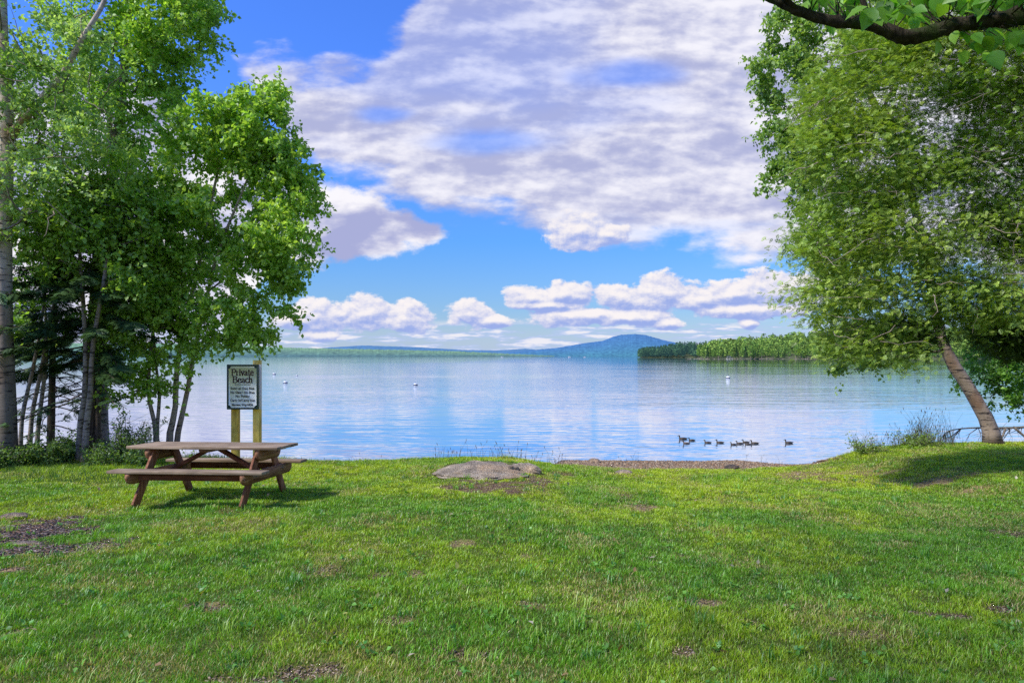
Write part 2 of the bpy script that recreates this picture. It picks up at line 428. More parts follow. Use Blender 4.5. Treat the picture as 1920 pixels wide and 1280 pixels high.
    el=ss(.0,.42,v)
    tr=ramp(nt,[(0,(.62,.88,1.45)),(.35,(.45,.95,1.75)),(1,(.62,1.15,2.5))],el); L.new(tr.outputs[0],tint.inputs[7])
    c0=tint.outputs[2]
    if 'SKYDBG' in globals(): pass
    def mix(a,b,f):
        q=N(nt,'ShaderNodeMix',data_type='RGBA'); L.new(f,q.inputs[0])
        for i,vv in ((6,a),(7,b)):
            if isinstance(vv,tuple): q.inputs[i].default_value=(*vv,1)
            else: L.new(vv,q.inputs[i])
        return q.outputs[2]
    # haze whitening just over the horizon
    hz=m('MULTIPLY',m('SUBTRACT',1.,ss(0.,.075,v)),.55)
    hzn=m('MULTIPLY',hz,ss(.3,.7,rn2.outputs[0]))
    c0=mix(c0,(5.6,6.8,9.2),hz)
    ccol=mix((3.3,4.3,8.2),(9.6,9.1,9.2),lit)
    w2c=mix(ccol,dcol.outputs[2],ss(-.3,1.,m('MULTIPLY',k1,0.)))
    c1=mix(c0,dcol.outputs[2],deck)
    w2col=mix((4.0,4.3,7.0),(9.6,9.4,9.9),ss(.44,.60,m('ADD',m('MULTIPLY',bn.outputs[0],.4),m('MULTIPLY',n_out(rn2),.6))))
    c1=mix(c1,w2col,w2)
    far=m('MULTIPLY_ADD',ss(0.,.05,v),.35,.65)
    # low broken bands near the horizon
    ln=N(nt,'ShaderNodeTexNoise'); setin(ln,Scale=1.0,Detail=6.,Roughness=.62); L.new(vm('MULTIPLY',P0,(1/95.,1/13.,1.)),ln.inputs['Vector'])
    lm=m('MULTIPLY',ss(596.,618.,V),ss(668.,650.,V))
    lowc=m('MULTIPLY',ss(.44,.56,ln.outputs[0]),lm)
    lcol=mix((4.6,5.8,9.0),(9.0,8.8,9.4),ss(.50,.62,ln.outputs[0]))
    c1=mix(c1,lcol,m('MULTIPLY',lowc,.9))
    c2=mix(c1,ccol,m('MULTIPLY',ccov,far))
    L.new(c2,bg.inputs[0])
def n_out(n): return n.outputs[0]
make_world()

# ------------------------------------------------------------------ terrain
_edge=[(-900,845,15),(-200,850,14.2),(0,856,14.0),(150,858,14),(260,864,14),(420,868,14),(560,868,14),(700,866,14.1),(870,859,14.2),(960,861,14.1),(1040,872,14),(1200,882,14),(1400,882,14),(1540,873,14.3),(1620,846,14.6),(1700,834,15),(1850,831,15.2),(2000,830,15.2),(2600,820,15.5)]
_E=np.array([at(a,b,c) for a,b,c in _edge])
_sw={0:1.3}
_shx=np.array([_E[0,0]]+[at(a,800,14)[0] for a in (900,1010,1080,1500,1600,1680)]+[_E[-1,0]])
_shw=np.array([1.4,1.4,1.8,3.9,3.7,2.2,1.6,1.6])
def H(x,y):
    x=np.asarray(x,float); y=np.asarray(y,float)
    ye=np.interp(x,_E[:,0],_E[:,1]); ze=np.interp(x,_E[:,0],_E[:,2]); w=np.interp(x,_shx,_shw)
    s=np.clip((y-3)/(ye-3),0,1)**1.25
    z=ze*s+(fbm(x*.5+5,y*.5,3)-.5)*.12*np.clip((ye-y)/2,0,1)*np.clip(y-1,0,1)+(fbm(x*2.2,y*2.2,2)-.5)*.04*np.clip((ye-y)/1,0,1)
    t=np.clip((y-ye)/w,0,1)
    tt=np.where(w>2.5,t,t*t*(3-2*t))
    z=z+(ZW-ze)*tt
    z=np.where(y>ye+w,ZW-np.clip((y-ye-w)*.22,0,4),z)
    # rock mound
    z=z+.10*np.exp(-(((x+.45)/1.1)**2+((y-12.3)/1.1)**2))
    far=np.clip((np.abs(x)-40)/200,0,1)+np.clip((-y-10)/200,0,1)
    return z+far*3*(y<ye)
def ground_at(px,py):
    t=np.arange(2.5,30,.01); x=(px-CX)/F*t; z=EYE-(py-HZ)/F*t
    k=np.argmax(z<H(x,t)); D=t[k]
    return np.array([x[k],D,float(H(x[k],D))])
# bare-soil patches (image footprint -> ground ellipse): centre px, size px, strength, kind
_patch=[(80,992,100,26,1.,'mulch'),(60,1030,90,16,.8,'mulch'),(190,1022,50,14,.6,'mulch'),(925,912,88,15,1.,'soil'),(1010,905,36,14,.9,'soil'),(850,912,30,10,.5,'soil'),
 (20,1070,36,8,1.,'sand'),(1175,888,40,6,.8,'sand'),(1200,950,26,8,.8,'sand'),(1170,932,30,6,.7,'soil'),(1500,893,60,9,.8,'sand'),(1620,888,60,7,.6,'sand'),(1740,908,50,7,.8,'sand'),(1830,918,50,6,.7,'sand'),(1800,892,70,6,.6,'sand'),(1640,900,50,7,.5,'sand'),
 (1050,890,30,6,.7,'soil'),(390,1140,45,8,.7,'sand'),(42,1185,20,7,.7,'sand'),(1320,1132,40,8,.9,'sand'),(1775,1155,60,8,1.,'soil'),(1870,1145,30,7,.8,'soil'),(1285,1045,18,7,.7,'soil'),(1280,1225,20,10,.8,'soil'),
 (570,1262,70,16,.8,'soil'),(470,1275,90,12,.7,'soil'),(880,1225,60,16,.6,'soil'),(710,1080,30,10,.6,'soil'),(780,1080,18,8,.6,'sand'),(860,1020,40,8,.6,'sand'),(985,1045,14,8,.5,'sand'),(1560,1140,30,7,.5,'soil'),(1690,1018,20,6,.6,'soil'),
 (1100,1140,30,6,.5,'sand'),(990,1135,40,10,.5,'sand'),(740,1165,50,10,.5,'sand'),(600,1070,50,10,.45,'sand'),(1420,1170,30,8,.4,'soil'),(1630,1190,60,10,.35,'sand'),(450,960,40,6,.4,'soil'),(640,1190,30,8,.4,'soil'),(1890,1000,30,8,.6,'soil')]
_pw=[]
for px,py,rx,ry,st,kd in _patch:
    c=ground_at(px,py); a=ground_at(px,max(py-ry,845)); b=ground_at(px,py+ry)
    _pw.append((c[0],c[1],rx/F*c[1],max(.08,abs(a[1]-b[1])/2),st,kd))
def patches(x,y):
    n=fbm(x*5,y*5,3)-.5; out={k:np.zeros_like(x) for k in('mulch','soil','sand')}
    for cx,cy,rx,ry,st,kd in _pw:
        e=1-np.sqrt(((x-cx)/rx)**2+((y-cy)/ry)**2)+n*1.6
        out[kd]=np.maximum(out[kd],st*sm(-.15,.45,e))
    return out
def beachmask(x,y):
    ye=np.interp(x,_E[:,0],_E[:,1]); w=np.interp(x,_shx,_shw)
    return sm(-.1,.35,(y-ye)+(fbm(x*2,y*2,2)-.5)*.8)*1.0
def build_ground():
    def axis(lo,hi,a,b,step):
        core=np.arange(a,b+1e-6,step); l=[];q=a;s=step
        while q>lo: s*=1.35; q-=s; l.append(max(q,lo))
        r=[];q=core[-1];s=step
        while q<hi: s*=1.35; q+=s; r.append(min(q,hi))
        return np.array(l[::-1]+list(core)+r)
    xs=axis(-600,600,-14,15,.075); ys=axis(-600,9000,1.5,20,.075)
    X,Y=np.meshgrid(xs,ys); x=X.ravel(); y=Y.ravel(); z=H(x,y)
    near=(y<16)&(y>2)&(np.abs(x)<14)
    z=z+np.where(near,(fbm(x*6,y*6,2)-.5)*.02,0)
    p=patches(x,y); b=beachmask(x,y)
    base=np.array([.10,.12,.03]); c=np.tile(base,(len(x),1))*(0.7+.6*fbm(x*1.3,y*1.3,3))[:,None]
    def blend(c,col,m): return c*(1-m[:,None])+np.array(col)*m[:,None]
    c=blend(c,(.06,.042,.028),p['mulch']); c=blend(c,(.17,.11,.06),p['soil']); c=blend(c,(.38,.26,.14),p['sand'])
    c=blend(c,(.28,.19,.11),b); 
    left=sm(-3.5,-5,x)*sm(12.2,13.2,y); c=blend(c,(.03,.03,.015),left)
    # litter under trees at right
    right=sm(6,7.5,x)*sm(13.9,14.8,y); c=blend(c,(.12,.08,.05),right*.7)
    nx,ny=len(xs),len(ys); i=np.arange(ny-1)[:,None]*nx; j=np.arange(nx-1)[None,:]
    f=np.stack([i+j,i+j+1,i+nx+j+1,i+nx+j],-1).reshape(-1,4)
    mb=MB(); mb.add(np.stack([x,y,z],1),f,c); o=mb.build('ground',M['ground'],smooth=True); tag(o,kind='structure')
build_ground()
# lake
mb=MB(); mb.add([(-12000,12.5,ZW),(12000,12.5,ZW),(12000,24000,ZW),(-12000,24000,ZW)],[(0,1,2,3)])
tag(mb.build('lake_water',M['water']),kind='structure')

# ------------------------------------------------------------------ grass
def build_grass(n):
    D=RNG.uniform(2.6,15.6,n); u=RNG.uniform(-.98,.98,n); x=u*D; y=D
    ye=np.interp(x,_E[:,0],_E[:,1])
    p=patches(x,y); bare=np.maximum(np.maximum(p['mulch'],p['soil']),p['sand'])
    cl=fbm(x*3.1,y*3.1,3); big=fbm(x*.7+3,y*.7+8,3)
    keep=(RNG.random(n)>bare*.93)&(y<ye+.25+.35*(vn(x*2,y*0)-.5))&(RNG.random(n)<.35+1.3*cl)
    keep&=~((np.abs((x+.42)/.92)**2+np.abs((y-12.35)/.95)**2)<.8)
    x,y,cl,big,bare,D=x[keep],y[keep],cl[keep],big[keep],bare[keep],D[keep]; n=len(x)
    z=H(x,y)
    tuft=sm(.5,.72,fbm(x*1.7+9,y*1.7,3)); fine=vn(x*9,y*9)
    h=(.014+.020*RNG.random(n)+.026*tuft*RNG.random(n)+.012*fine)*(1-.45*bare)
    far=np.clip((D-3)/11,0,1)
    h*=(1+.1*far)
    ye=np.interp(x,_E[:,0],_E[:,1]); h*=1+.7*sm(1.2,0.1,ye-y)*RNG.random(n)*((x<.8)|(x>7))
    leftw=sm(-3.4,-5.2,x)*sm(11.,12.5,y); h*=1+1.6*leftw
    w=.0016+.0036*far+.0008*RNG.random(n)
    az=RNG.uniform(0,2*PI,n); dx,dy=np.cos(az),np.sin(az)            # width direction
    lean=RNG.normal(0,.45,n)*h; bx=-dy*lean+RNG.normal(0,.28,n)*h; by=dx*lean+RNG.normal(0,.28,n)*h
    b=np.stack([x,y,z-.004],1); W=np.stack([dx*w,dy*w,0*w],1); Bn=np.stack([bx,by,0*bx],1); Up=np.stack([0*h,0*h,h],1)
    v=np.stack([b-W,b+W,b+W*.8+Up*.55+Bn*.3,b-W*.8+Up*.55+Bn*.3,b+Up*.95+Bn],1)
    k=np.arange(n)[:,None]*5
    tri=np.concatenate([k+np.array([[0,1,2]]),k+np.array([[0,2,3]]),k+np.array([[3,2,4]])])
    g1=np.array([.17,.40,.02]); g2=np.array([.52,.64,.02]); g3=np.array([.60,.46,.20]); g4=np.array([.035,.12,.02])
    t=np.clip(sm(.35,.68,big)*.62-.06+RNG.normal(0,.2,n)+.45*sm(7,12.5,y),0,1)[:,None]
    c=g1*(1-t)+g2*t
    dk=(sm(.55,.3,fine)*.4)[:,None]; c=c*(1-dk)+g4*dk
    br=((RNG.random(n)<.06+.36*sm(.53,.68,fbm(x*1.3+31,y*1.3+7,4))+.45*bare)).astype(float)[:,None]*.8
    c=c*(1-br)+g3*br
    c*=RNG.uniform(.7,1.35,n)[:,None]
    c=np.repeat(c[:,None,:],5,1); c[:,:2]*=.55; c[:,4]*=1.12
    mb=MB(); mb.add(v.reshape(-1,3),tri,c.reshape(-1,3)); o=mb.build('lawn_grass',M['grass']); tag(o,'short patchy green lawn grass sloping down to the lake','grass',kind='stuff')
build_grass(1250000)

# ------------------------------------------------------------------ generic foliage
def frame(n,up_bias=.35,droop=.0):
    """random leaf frames: axis a (base->tip), normal nn"""
    a=RNG.normal(0,1,(n,3)); a[:,2]-=droop; a/=np.linalg.norm(a,axis=1)[:,None]
    r=RNG.normal(0,1,(n,3)); r[:,2]+=up_bias*2
    nn=r-a*np.sum(r*a,1)[:,None]; nn/=np.linalg.norm(nn,axis=1)[:,None]
    return a,nn,np.cross(nn,a)
def leaves(mb,P,size,col,droop=.5,up=.6,fold=.18,width=.38):
    n=len(P); a,nn,s=frame(n,up,droop); L=(size*RNG.uniform(.5,1.3,n))[:,None]
    v=np.stack([P,P+a*L*.42+s*L*width+nn*L*fold,P+a*L,P+a*L*.42-s*L*width+nn*L*fold],1)
    k=np.arange(n)[:,None]*4
    f=np.concatenate([k+np.array([[0,1,2]]),k+np.array([[0,2,3]])])
    mb.add(v.reshape(-1,3),f,np.repeat(col,4,0))
def frond(mb,P,size,col,axis,npair=6,flat=.25,thick=.085):
    """conifer / cedar spray: a bent stem with pairs of narrow leaflets"""
    n=len(P); a=axis/np.linalg.norm(axis,axis=1)[:,None]
    r=RNG.normal(0,flat,(n,3)); r[:,2]+=1.0
    nn=r-a*np.sum(r*a,1)[:,None]; nn/=np.linalg.norm(nn,axis=1)[:,None]; s=np.cross(nn,a)
    L=(size*RNG.uniform(.6,1.25,n))[:,None]
    V=[];Fc=[];cnt=0
    for i in range(npair):
        t=.08+.84*i/(npair-1)+.04*RNG.random(); 
        for sg in(-1,1):
            l=L*(.46*(1-t)**.7+.10)*RNG.uniform(.7,1.15,(n,1))
            b=P+a*L*t-nn*L*.22*t*t
            d=a*.75+s*sg*.8-nn*(.15+.25*RNG.random((n,1)))
            wv=np.cross(d,nn); wv/=np.linalg.norm(wv,axis=1)[:,None]; w=wv*L*thick
            V+= [b-w*.4,b+d*l*.5-w,b+d*l,b+d*l*.5+w]; Fc.append([cnt,cnt+1,cnt+2,cnt+3]); cnt+=4
    V+=[P-s*L*.02,P+s*L*.02,P+a*L-nn*L*.22,P+a*L*1.12-nn*L*.25]; Fc.append([cnt,cnt+1,cnt+3,cnt+2]); cnt+=4
    V=np.stack(V,1); k=np.arange(n)[:,None,None]*cnt
    f=(k+np.array(Fc)[None]).reshape(-1,4)
    mb.add(V.reshape(-1,3),f,np.repeat(col,cnt,0))
def lobes(spec,D,dr=1.0):
    out=[]
    for s in spec:
        px,py,rx,ry=s[:4]; d=D+(s[4] if len(s)>4 else 0)
        out.append((at(px,py,d),np.array([rx/F*d,max(rx,ry)/F*d*dr,ry/F*d])))
    return out
def sample_lobes(lb,n,shell=.5):
    w=np.array([a[1][0]*a[1][2] for a in lb]); w/=w.sum(); k=RNG.choice(len(lb),n,p=w)
    d=RNG.normal(0,1,(n,3)); d/=np.linalg.norm(d,axis=1)[:,None]
    r=RNG.random(n)**(1/3.); r=r*(1-shell)+shell*np.maximum(r,.75+.2*RNG.random(n))
    C=np.array([a[0] for a in lb])[k]; R=np.array([a[1] for a in lb])[k]
    return C+d*R*r[:,None]
def grow(trunk,trad,targets,rmin=.006,jit=.12,steps=4,expo=.5,rmaxf=.55):
    """connect each target to the nearest lower node; returns list of (pts,radii)"""
    nodes=[np.array(p) for p in trunk]; par=[-1]+list(range(len(trunk)-1)); load=[0]*len(trunk)
    nt0=len(trunk); T=np.array(trunk)
    dist=np.min(np.linalg.norm(targets[:,None]-T[None],axis=2),axis=1)
    for ti in np.argsort(dist):
        t=targets[ti]; A=np.array(nodes); d=t-A; L=np.linalg.norm(d,axis=1)
        cost=L+np.where(d[:,2]<0,-d[:,2]*1.2,0)
        cost[0]+=99
        k=int(np.argmin(cost)); p=A[k]; l=L[k]
        prev=k; ns=max(1,min(steps,int(l/.25)+1))
        side=RNG.normal(0,jit*l*.5,3)
        for s in range(1,ns+1):
            f=s/ns; q=p+(t-p)*f; q=q+side*math.sin(f*PI)+np.array([0,0,-.10*l*math.sin(f*PI)])
            nodes.append(q); par.append(prev); load.append(0); prev=len(nodes)-1
        load[prev]+=1
    for i in range(len(nodes)-1,nt0-1,-1):
        load[par[i]]+=load[i]
    R=[0]*len(nodes)
    for i in range(nt0): R[i]=trad[i]
    for i in range(nt0,len(nodes)): R[i]=min(rmin*(max(1,load[i])**expo),R[par[i]]*(.9 if par[i]>=nt0 else rmaxf))
    ch={}
    for i in range(nt0,len(nodes)): ch.setdefault(par[i],[]).append(i)
    runs=[];done=set()
    for i in range(nt0,len(nodes)):
        if i in done: continue
        run=[par[i],i]; done.add(i); q=i
        while q in ch:
            nx=[c for c in ch[q] if c not in done]
            if not nx: break
            q=max(nx,key=lambda c:load[c]); run.append(q); done.add(q)
        rr=[R[j] for j in run]; rr[0]=rr[1]
        runs.append((np.array([nodes[j] for j in run]),rr))
    return runs
def smooth_path(pts,n):
    P=np.array(pts,float); t=np.linspace(0,len(P)-1,n); out=[]
    for q in t:
        i=min(int(q),len(P)-2); f=q-i
        p0=P[max(i-1,0)];p1=P[i];p2=P[i+1];p3=P[min(i+2,len(P)-1)]
        out.append(.5*((2*p1)+(-p0+p2)*f+(2*p0-5*p1+4*p2-p3)*f*f+(-p0+3*p1-3*p2+p3)*f**3))
    return np.array(out)
def leafcols(n,c1,c2,P=None,var=.22,yell=None):
    t=RNG.random(n)
    if P is not None: t=np.clip(.55*t+.9*(fbm(P[:,0]*.9+P[:,1]*.6,P[:,2]*.9,2)-.3),0,1)
    c=np.array(c1)*(1-t[:,None])+np.array(c2)*t[:,None]
    c=c*np.clip(RNG.normal(1,var,n),.5,1.6)[:,None]
    return c
def tree(name,label,group,stems,lb,ncl,nleaf,sigma,lsize,c1,c2,barkm,leafm,shell=.5,droop=.5,extra=None,rmin=.006,twig_col=None,sides=10,mode='leaf',up=.6,cat='tree',flat=.7,dark=0,dz=3.,ftw=0):
    """stems: list of (pixel path [(px,py,D)..], r0, r1)"""
    root=thing(name,label,cat,stems[0][0][0],group)
    tb=MB(); bb=MB(); allp=[];allr=[]
    tg=sample_lobes(lb,ncl,shell)
    paths=[]
    for pts,r0,r1 in stems:
        P=smooth_path(pts,14); R=np.linspace(0,1,14); R=r0*(1-R)**1.0+r1*R; R[0]*=1.35; R[1]*=1.08
        tb.tube(P,R,sides,rough=.03); paths.append((P,R))
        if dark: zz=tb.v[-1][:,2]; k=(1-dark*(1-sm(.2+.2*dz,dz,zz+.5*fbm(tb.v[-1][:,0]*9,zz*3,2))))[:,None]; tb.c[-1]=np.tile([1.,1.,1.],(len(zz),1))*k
    own=[[] for _ in stems]
    for t in tg:
        d=[np.min(np.linalg.norm(P-t,axis=1)) for P,R in paths]; own[int(np.argmin(d))].append(t)
    for (P,R),ts in zip(paths,own):
        if not ts: continue
        for q,r in grow(list(P[2:]),list(R[2:]),np.array(ts),rmin): 
            if len(q)>=2: bb.tube(q,r,5,cap=False)
    for q in (sample_lobes(lb,ftw,1.) if ftw else []):
        d=RNG.normal(0,1,3); d[0]+=.6; d/=np.linalg.norm(d); L_=RNG.uniform(.4,1.3); t_=np.linspace(0,1,7)[:,None]
        pp=q+np.array([0,-.3,0])+d*L_*t_+np.cumsum(RNG.normal(0,.04,(7,3)),0); bb.tube(pp,np.linspace(.012,.003,7),4,cap=False,col=np.array([1.7,1.6,1.5]))
    tr=tb.build('trunk',barkm,root,smooth=True)
    if bb.n: bb.build('branches',M['twig'] if twig_col is None else twig_col,root,smooth=True)
    lbm=MB()
    per=max(1,nleaf//len(tg)); cn=np.repeat(tg,per,0)
    nt_=6; dirs=RNG.normal(0,1,(len(tg),nt_,3)); dirs[...,2]=dirs[...,2]*flat+.1; dirs/=np.linalg.norm(dirs,axis=2)[...,None]
    ln_=sigma*2.1*RNG.uniform(.45,1.25,(len(tg),nt_,1))*RNG.uniform(.75,1.2,(len(tg),1,1)); E=dirs*ln_
    wi=RNG.integers(0,nt_,(len(tg),per)); tt=RNG.uniform(.12,1.05,(len(tg),per,1)); e=np.take_along_axis(E,wi[...,None].repeat(3,2),1)
    P=(tg[:,None]+e*tt+np.array([0,0,-.16])*np.linalg.norm(e,axis=2)[...,None]*tt**2+RNG.normal(0,lsize*.42,(len(tg),per,3))).reshape(-1,3)
    for ci in range(len(tg)):
        for wj in range(nt_):
            ee=E[ci,wj]; L_=np.linalg.norm(ee); bb.tube([tg[ci],tg[ci]+ee*.5-np.array([0,0,.04*L_]),tg[ci]+ee-np.array([0,0,.16*L_])],[.0045,.0035,.002],3,cap=False)
    if mode=='leaf': leaves(lbm,P,lsize,leafcols(len(P),c1,c2,P),droop,up)
    else:
        ax=(P-np.mean(paths[0][0],0)); ax[:,2]*=.25; ax/=np.linalg.norm(ax,axis=1)[:,None]; ax+=RNG.normal(0,.45,ax.shape); ax[:,2]-=.15
        frond(lbm,P,lsize,leafcols(len(P),c1,c2,P),ax)
    if extra: extra(lbm)
    lbm.build('crown',leafm,root)
    return root

def base(px,D,py=None):
    x=(px-CX)/F*D; return np.array([x,D,float(H(x,D))-.03])

# ---- left group
b=base(12,12.6)
tree('birch_tree','large old birch at the far left edge with dark base and pale upper trunk','trees on the left shore',
  [([b,at(12,760,12.6),at(6,560,12.65),at(8,380,12.7),at(14,250,12.8),at(5,80,12.9),at(0,-80,13.)],.175,.085),
   ([at(14,262,12.8),at(70,195,12.7),at(118,140,12.6),at(150,80,12.6),at(195,5,12.7),at(215,-60,12.7)],.075,.03)],
  lobes([(60,70,110,90),(50,190,100,80),(130,250,100,80),(60,330,100,70),(140,130,100,80),(150,360,100,60),(60,430,90,45),(-60,150,90,200),(-60,350,90,120)],12.8,1.0),
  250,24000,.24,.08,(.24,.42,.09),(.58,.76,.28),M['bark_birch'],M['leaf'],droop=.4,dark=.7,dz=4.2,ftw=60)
b=base(232,15.2)
tree('poplar_tree','tall leafy poplar whose crown reaches above the shorter birch clump','trees on the left shore',
  [([base(190,15.2),at(186,640,15.2),at(200,420,15.2),at(222,250,15.3),at(232,140,15.3),at(240,20,15.4),at(250,-120,15.5)],.17,.05),
   ([at(200,420,15.2),at(208,300,15.1),at(205,180,15.1),at(215,60,15.1)],.08,.03)],
  lobes([(300,40,95,80),(365,20,50,50),(372,90,32,32),(230,110,90,80),(170,30,90,60),(300,130,60,60),(330,-40,80,60),(200,230,80,70),(330,180,40,30),(150,160,60,60),(385,40,22,24)],15.3,1.),
  240,26000,.24,.10,(.24,.46,.05),(.54,.74,.14),M['bark_grey'],M['leaf'],droop=.5)
b1=base(318,14.4); b2=base(328,14.5)
tree('birch_clump','twin pale slender birches leaning right behind the picnic table','trees on the left shore',
  [([b1,at(318,815,14.4),at(328,770,14.4),at(331,700,14.4),at(343,620,14.4),at(372,500,14.4),at(400,360,14.4),at(430,220,14.4)],.075,.02),
   ([b2,at(333,815,14.5),at(350,740,14.5),at(362,670,14.5),at(382,580,14.4),at(410,470,14.3),at(450,370,14.2),at(500,250,14.2)],.062,.018)],
  lobes([(435,195,42,55),(490,185,45,30),(470,250,80,70),(510,300,60,60),(545,370,50,60),(520,440,72,60),(400,250,80,70),(350,300,80,80),(400,400,110,90),(480,520,75,60),(540,500,40,30),(330,440,90,90),(350,560,85,60),(420,600,70,45),(475,630,45,25),(410,662,40,28),(290,380,70,70),(280,520,70,70),(520,580,38,28),(565,420,40,50),(560,360,44,50),(540,310,50,50),(550,480,48,44),(500,200,50,44)],14.2,1.),
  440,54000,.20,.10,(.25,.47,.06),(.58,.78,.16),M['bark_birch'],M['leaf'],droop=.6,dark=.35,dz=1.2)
tree('slim_tree','pair of slender grey stems forking from one base left of the pale birches','trees on the left shore',
  [([base(291,14.0),at(291,800,14.),at(280,750,14.),at(280,690,14.),at(290,600,14.),at(300,480,14.)],.05,.02),
   ([base(296,14.05),at(295,800,14.05),at(299,740,14.05),at(293,690,14.05),at(285,600,14.),at(262,500,14.)],.042,.018)],
  lobes([(290,620,70,50),(250,680,60,30),(240,600,60,50),(300,540,60,50),(330,660,50,26),(345,700,28,14)],14.,1.),
  75,6200,.19,.10,(.24,.44,.05),(.52,.74,.12),M['bark_grey'],M['leaf'],droop=.6)
def fir():
    root=thing('fir_tree','dark shaded fir with rough trunk and drooping bare lower branches','tree',base(172,13.9),'trees on the left shore')
    tb=MB(); P=smooth_path([base(172,13.9),at(172,700,13.9),at(180,540,13.9),at(184,430,13.9),at(190,330,13.9)],16)
    tb.tube(P,np.linspace(.17,.04,16),12,rough=.06); tb.build('trunk',M['bark_dark'],root,smooth=True)
    bb=MB(); fb=MB()
    for i in range(105):
        f=RNG.random()**.85; k=2.6+f*12.2; p=np.array([np.interp(k,range(16),P[:,q]) for q in range(3)])
        a=RNG.uniform(0,2*PI); L=(1.75*(1-f)**.55+.5)*RNG.uniform(.65,1.1); d=np.array([math.cos(a),math.sin(a),0])
        n=7; t=np.linspace(0,1,n)[:,None]; sag=-.35*L*t**1.3+.12*L*t**3
        path=p+d*L*t+np.array([0,0,1])*sag+np.cumsum(RNG.normal(0,.025,(n,3)),0)
        bb.tube(path,np.linspace(.018,.004,n),4,cap=False)
        bare=f<.12
        m=int((8 if bare else 52)*L)
        tt=RNG.uniform(.2,1,m); q=np.stack([np.interp(tt,t[:,0],path[:,j]) for j in range(3)],1)
        ax=d[None]*.7+np.cross(d,[0,0,1])[None]*RNG.choice([-1,1],m)[:,None]*.8+RNG.normal(0,.2,(m,3)); ax[:,2]-=.25
        frond(fb,q+RNG.normal(0,.03,q.shape),.21,leafcols(m,(.03,.07,.025),(.09,.17,.045)),ax,7,.3,.06)
    bb.build('branches',M['bark_dark'],root,smooth=True); fb.build('crown',M['fir'],root)
fir()
def fir2():
    root=thing('fir_tree','small dark fir with flat tiers growing between birch trunk and dark fir','tree',base(95,14.6),'trees on the left shore')
    tb=MB(); P=smooth_path([base(95,14.6),at(98,700,14.6),at(104,520,14.6),at(108,380,14.6)],12)
    tb.tube(P,np.linspace(.09,.02,12),8,rough=.05); tb.build('trunk',M['bark_dark'],root,smooth=True)
    bb=MB(); fb=MB()
    for i in range(80):
        f=RNG.random()**.9; k=1.6+f*9.2; p=np.array([np.interp(k,range(12),P[:,q]) for q in range(3)])
        a=RNG.uniform(0,2*PI); L=(1.45*(1-f)**.6+.3)*RNG.uniform(.6,1.1); d=np.array([math.cos(a),math.sin(a),0])
        n=6; t=np.linspace(0,1,n)[:,None]; path=p+d*L*t+np.array([0,0,1])*(-.3*L*t**1.4)+np.cumsum(RNG.normal(0,.025,(n,3)),0)
        bb.tube(path,np.linspace(.014,.004,n),4,cap=False)
        m=int((6 if f<.3 else 38)*L)+1; tt=RNG.uniform(.2,1,m); q=np.stack([np.interp(tt,t[:,0],path[:,j]) for j in range(3)],1)
        ax=d[None]*.7+np.cross(d,[0,0,1])[None]*RNG.choice([-1,1],m)[:,None]*.8+RNG.normal(0,.2,(m,3)); ax[:,2]-=.2
        frond(fb,q,.2,leafcols(m,(.03,.07,.025),(.09,.17,.045)),ax,6,.3,.06)
    bb.build('branches',M['bark_dark'],root,smooth=True); fb.build('crown',M['fir'],root)
fir2()
def sapling(pts,r0,lab,name='sapling',lob=None,nl=1200,barkm='bark_grey',c1=(.24,.44,.06),c2=(.54,.74,.14)):
    P=[base(pts[0][0],pts[0][2])]+[at(*q) for q in pts[1:]]
    return tree(name,lab,'slender trunks on the left shore',[(P,r0,r0*.45)],lobes(lob,pts[0][2],1.),max(8,nl//70),nl,.2,.09,c1,c2,M[barkm],M['leaf'],rmin=.005,cat='tree')
sapling([(38,860,13.3),(42,780,13.3),(62,690,13.3),(78,600,13.3),(92,480,13.3)],.045,'thin leaning sapling nearest the big birch trunk',lob=[(80,470,60,50),(50,540,60,30)],nl=1800)
sapling([(55,860,13.5),(60,780,13.5),(76,700,13.5),(90,620,13.5),(112,520,13.5)],.048,'middle one of three thin leaning saplings beside the big birch',lob=[(120,500,60,50),(130,430,60,40)],nl=2200)
sapling([(68,858,13.7),(72,800,13.7),(84,700,13.7),(88,640,13.7),(80,520,13.7)],.05,'rightmost of three thin saplings beside the big birch',lob=[(110,610,50,26),(60,610,40,26)],nl=900)
sapling([(148,862,13.2),(150,800,13.2),(158,740,13.2),(160,640,13.2),(150,480,13.2),(146,380,13.2)],.06,'pale grey straight trunk leftmost in the tight cluster by the shrubs',lob=[(130,380,70,60),(180,430,60,50),(90,420,60,50),(60,480,50,30)],nl=6500)
sapling([(158,862,13.1),(162,800,13.1),(170,730,13.1),(174,650,13.1),(196,520,13.1),(210,420,13.1)],.062,'pale trunk leaning right across the dark fir trunk',lob=[(230,420,70,70),(240,520,60,40),(215,330,70,60)],nl=5200)
sapling([(184,856,13.8),(184,780,13.8),(188,680,13.8),(190,600,13.8),(205,480,13.8),(225,380,13.8)],.055,'dark straight trunk rightmost in the cluster by the willow bush',lob=[(235,650,60,30),(225,740,55,20),(280,720,40,14),(240,560,60,50),(210,480,60,60)],nl=4800,barkm='bark_dark')

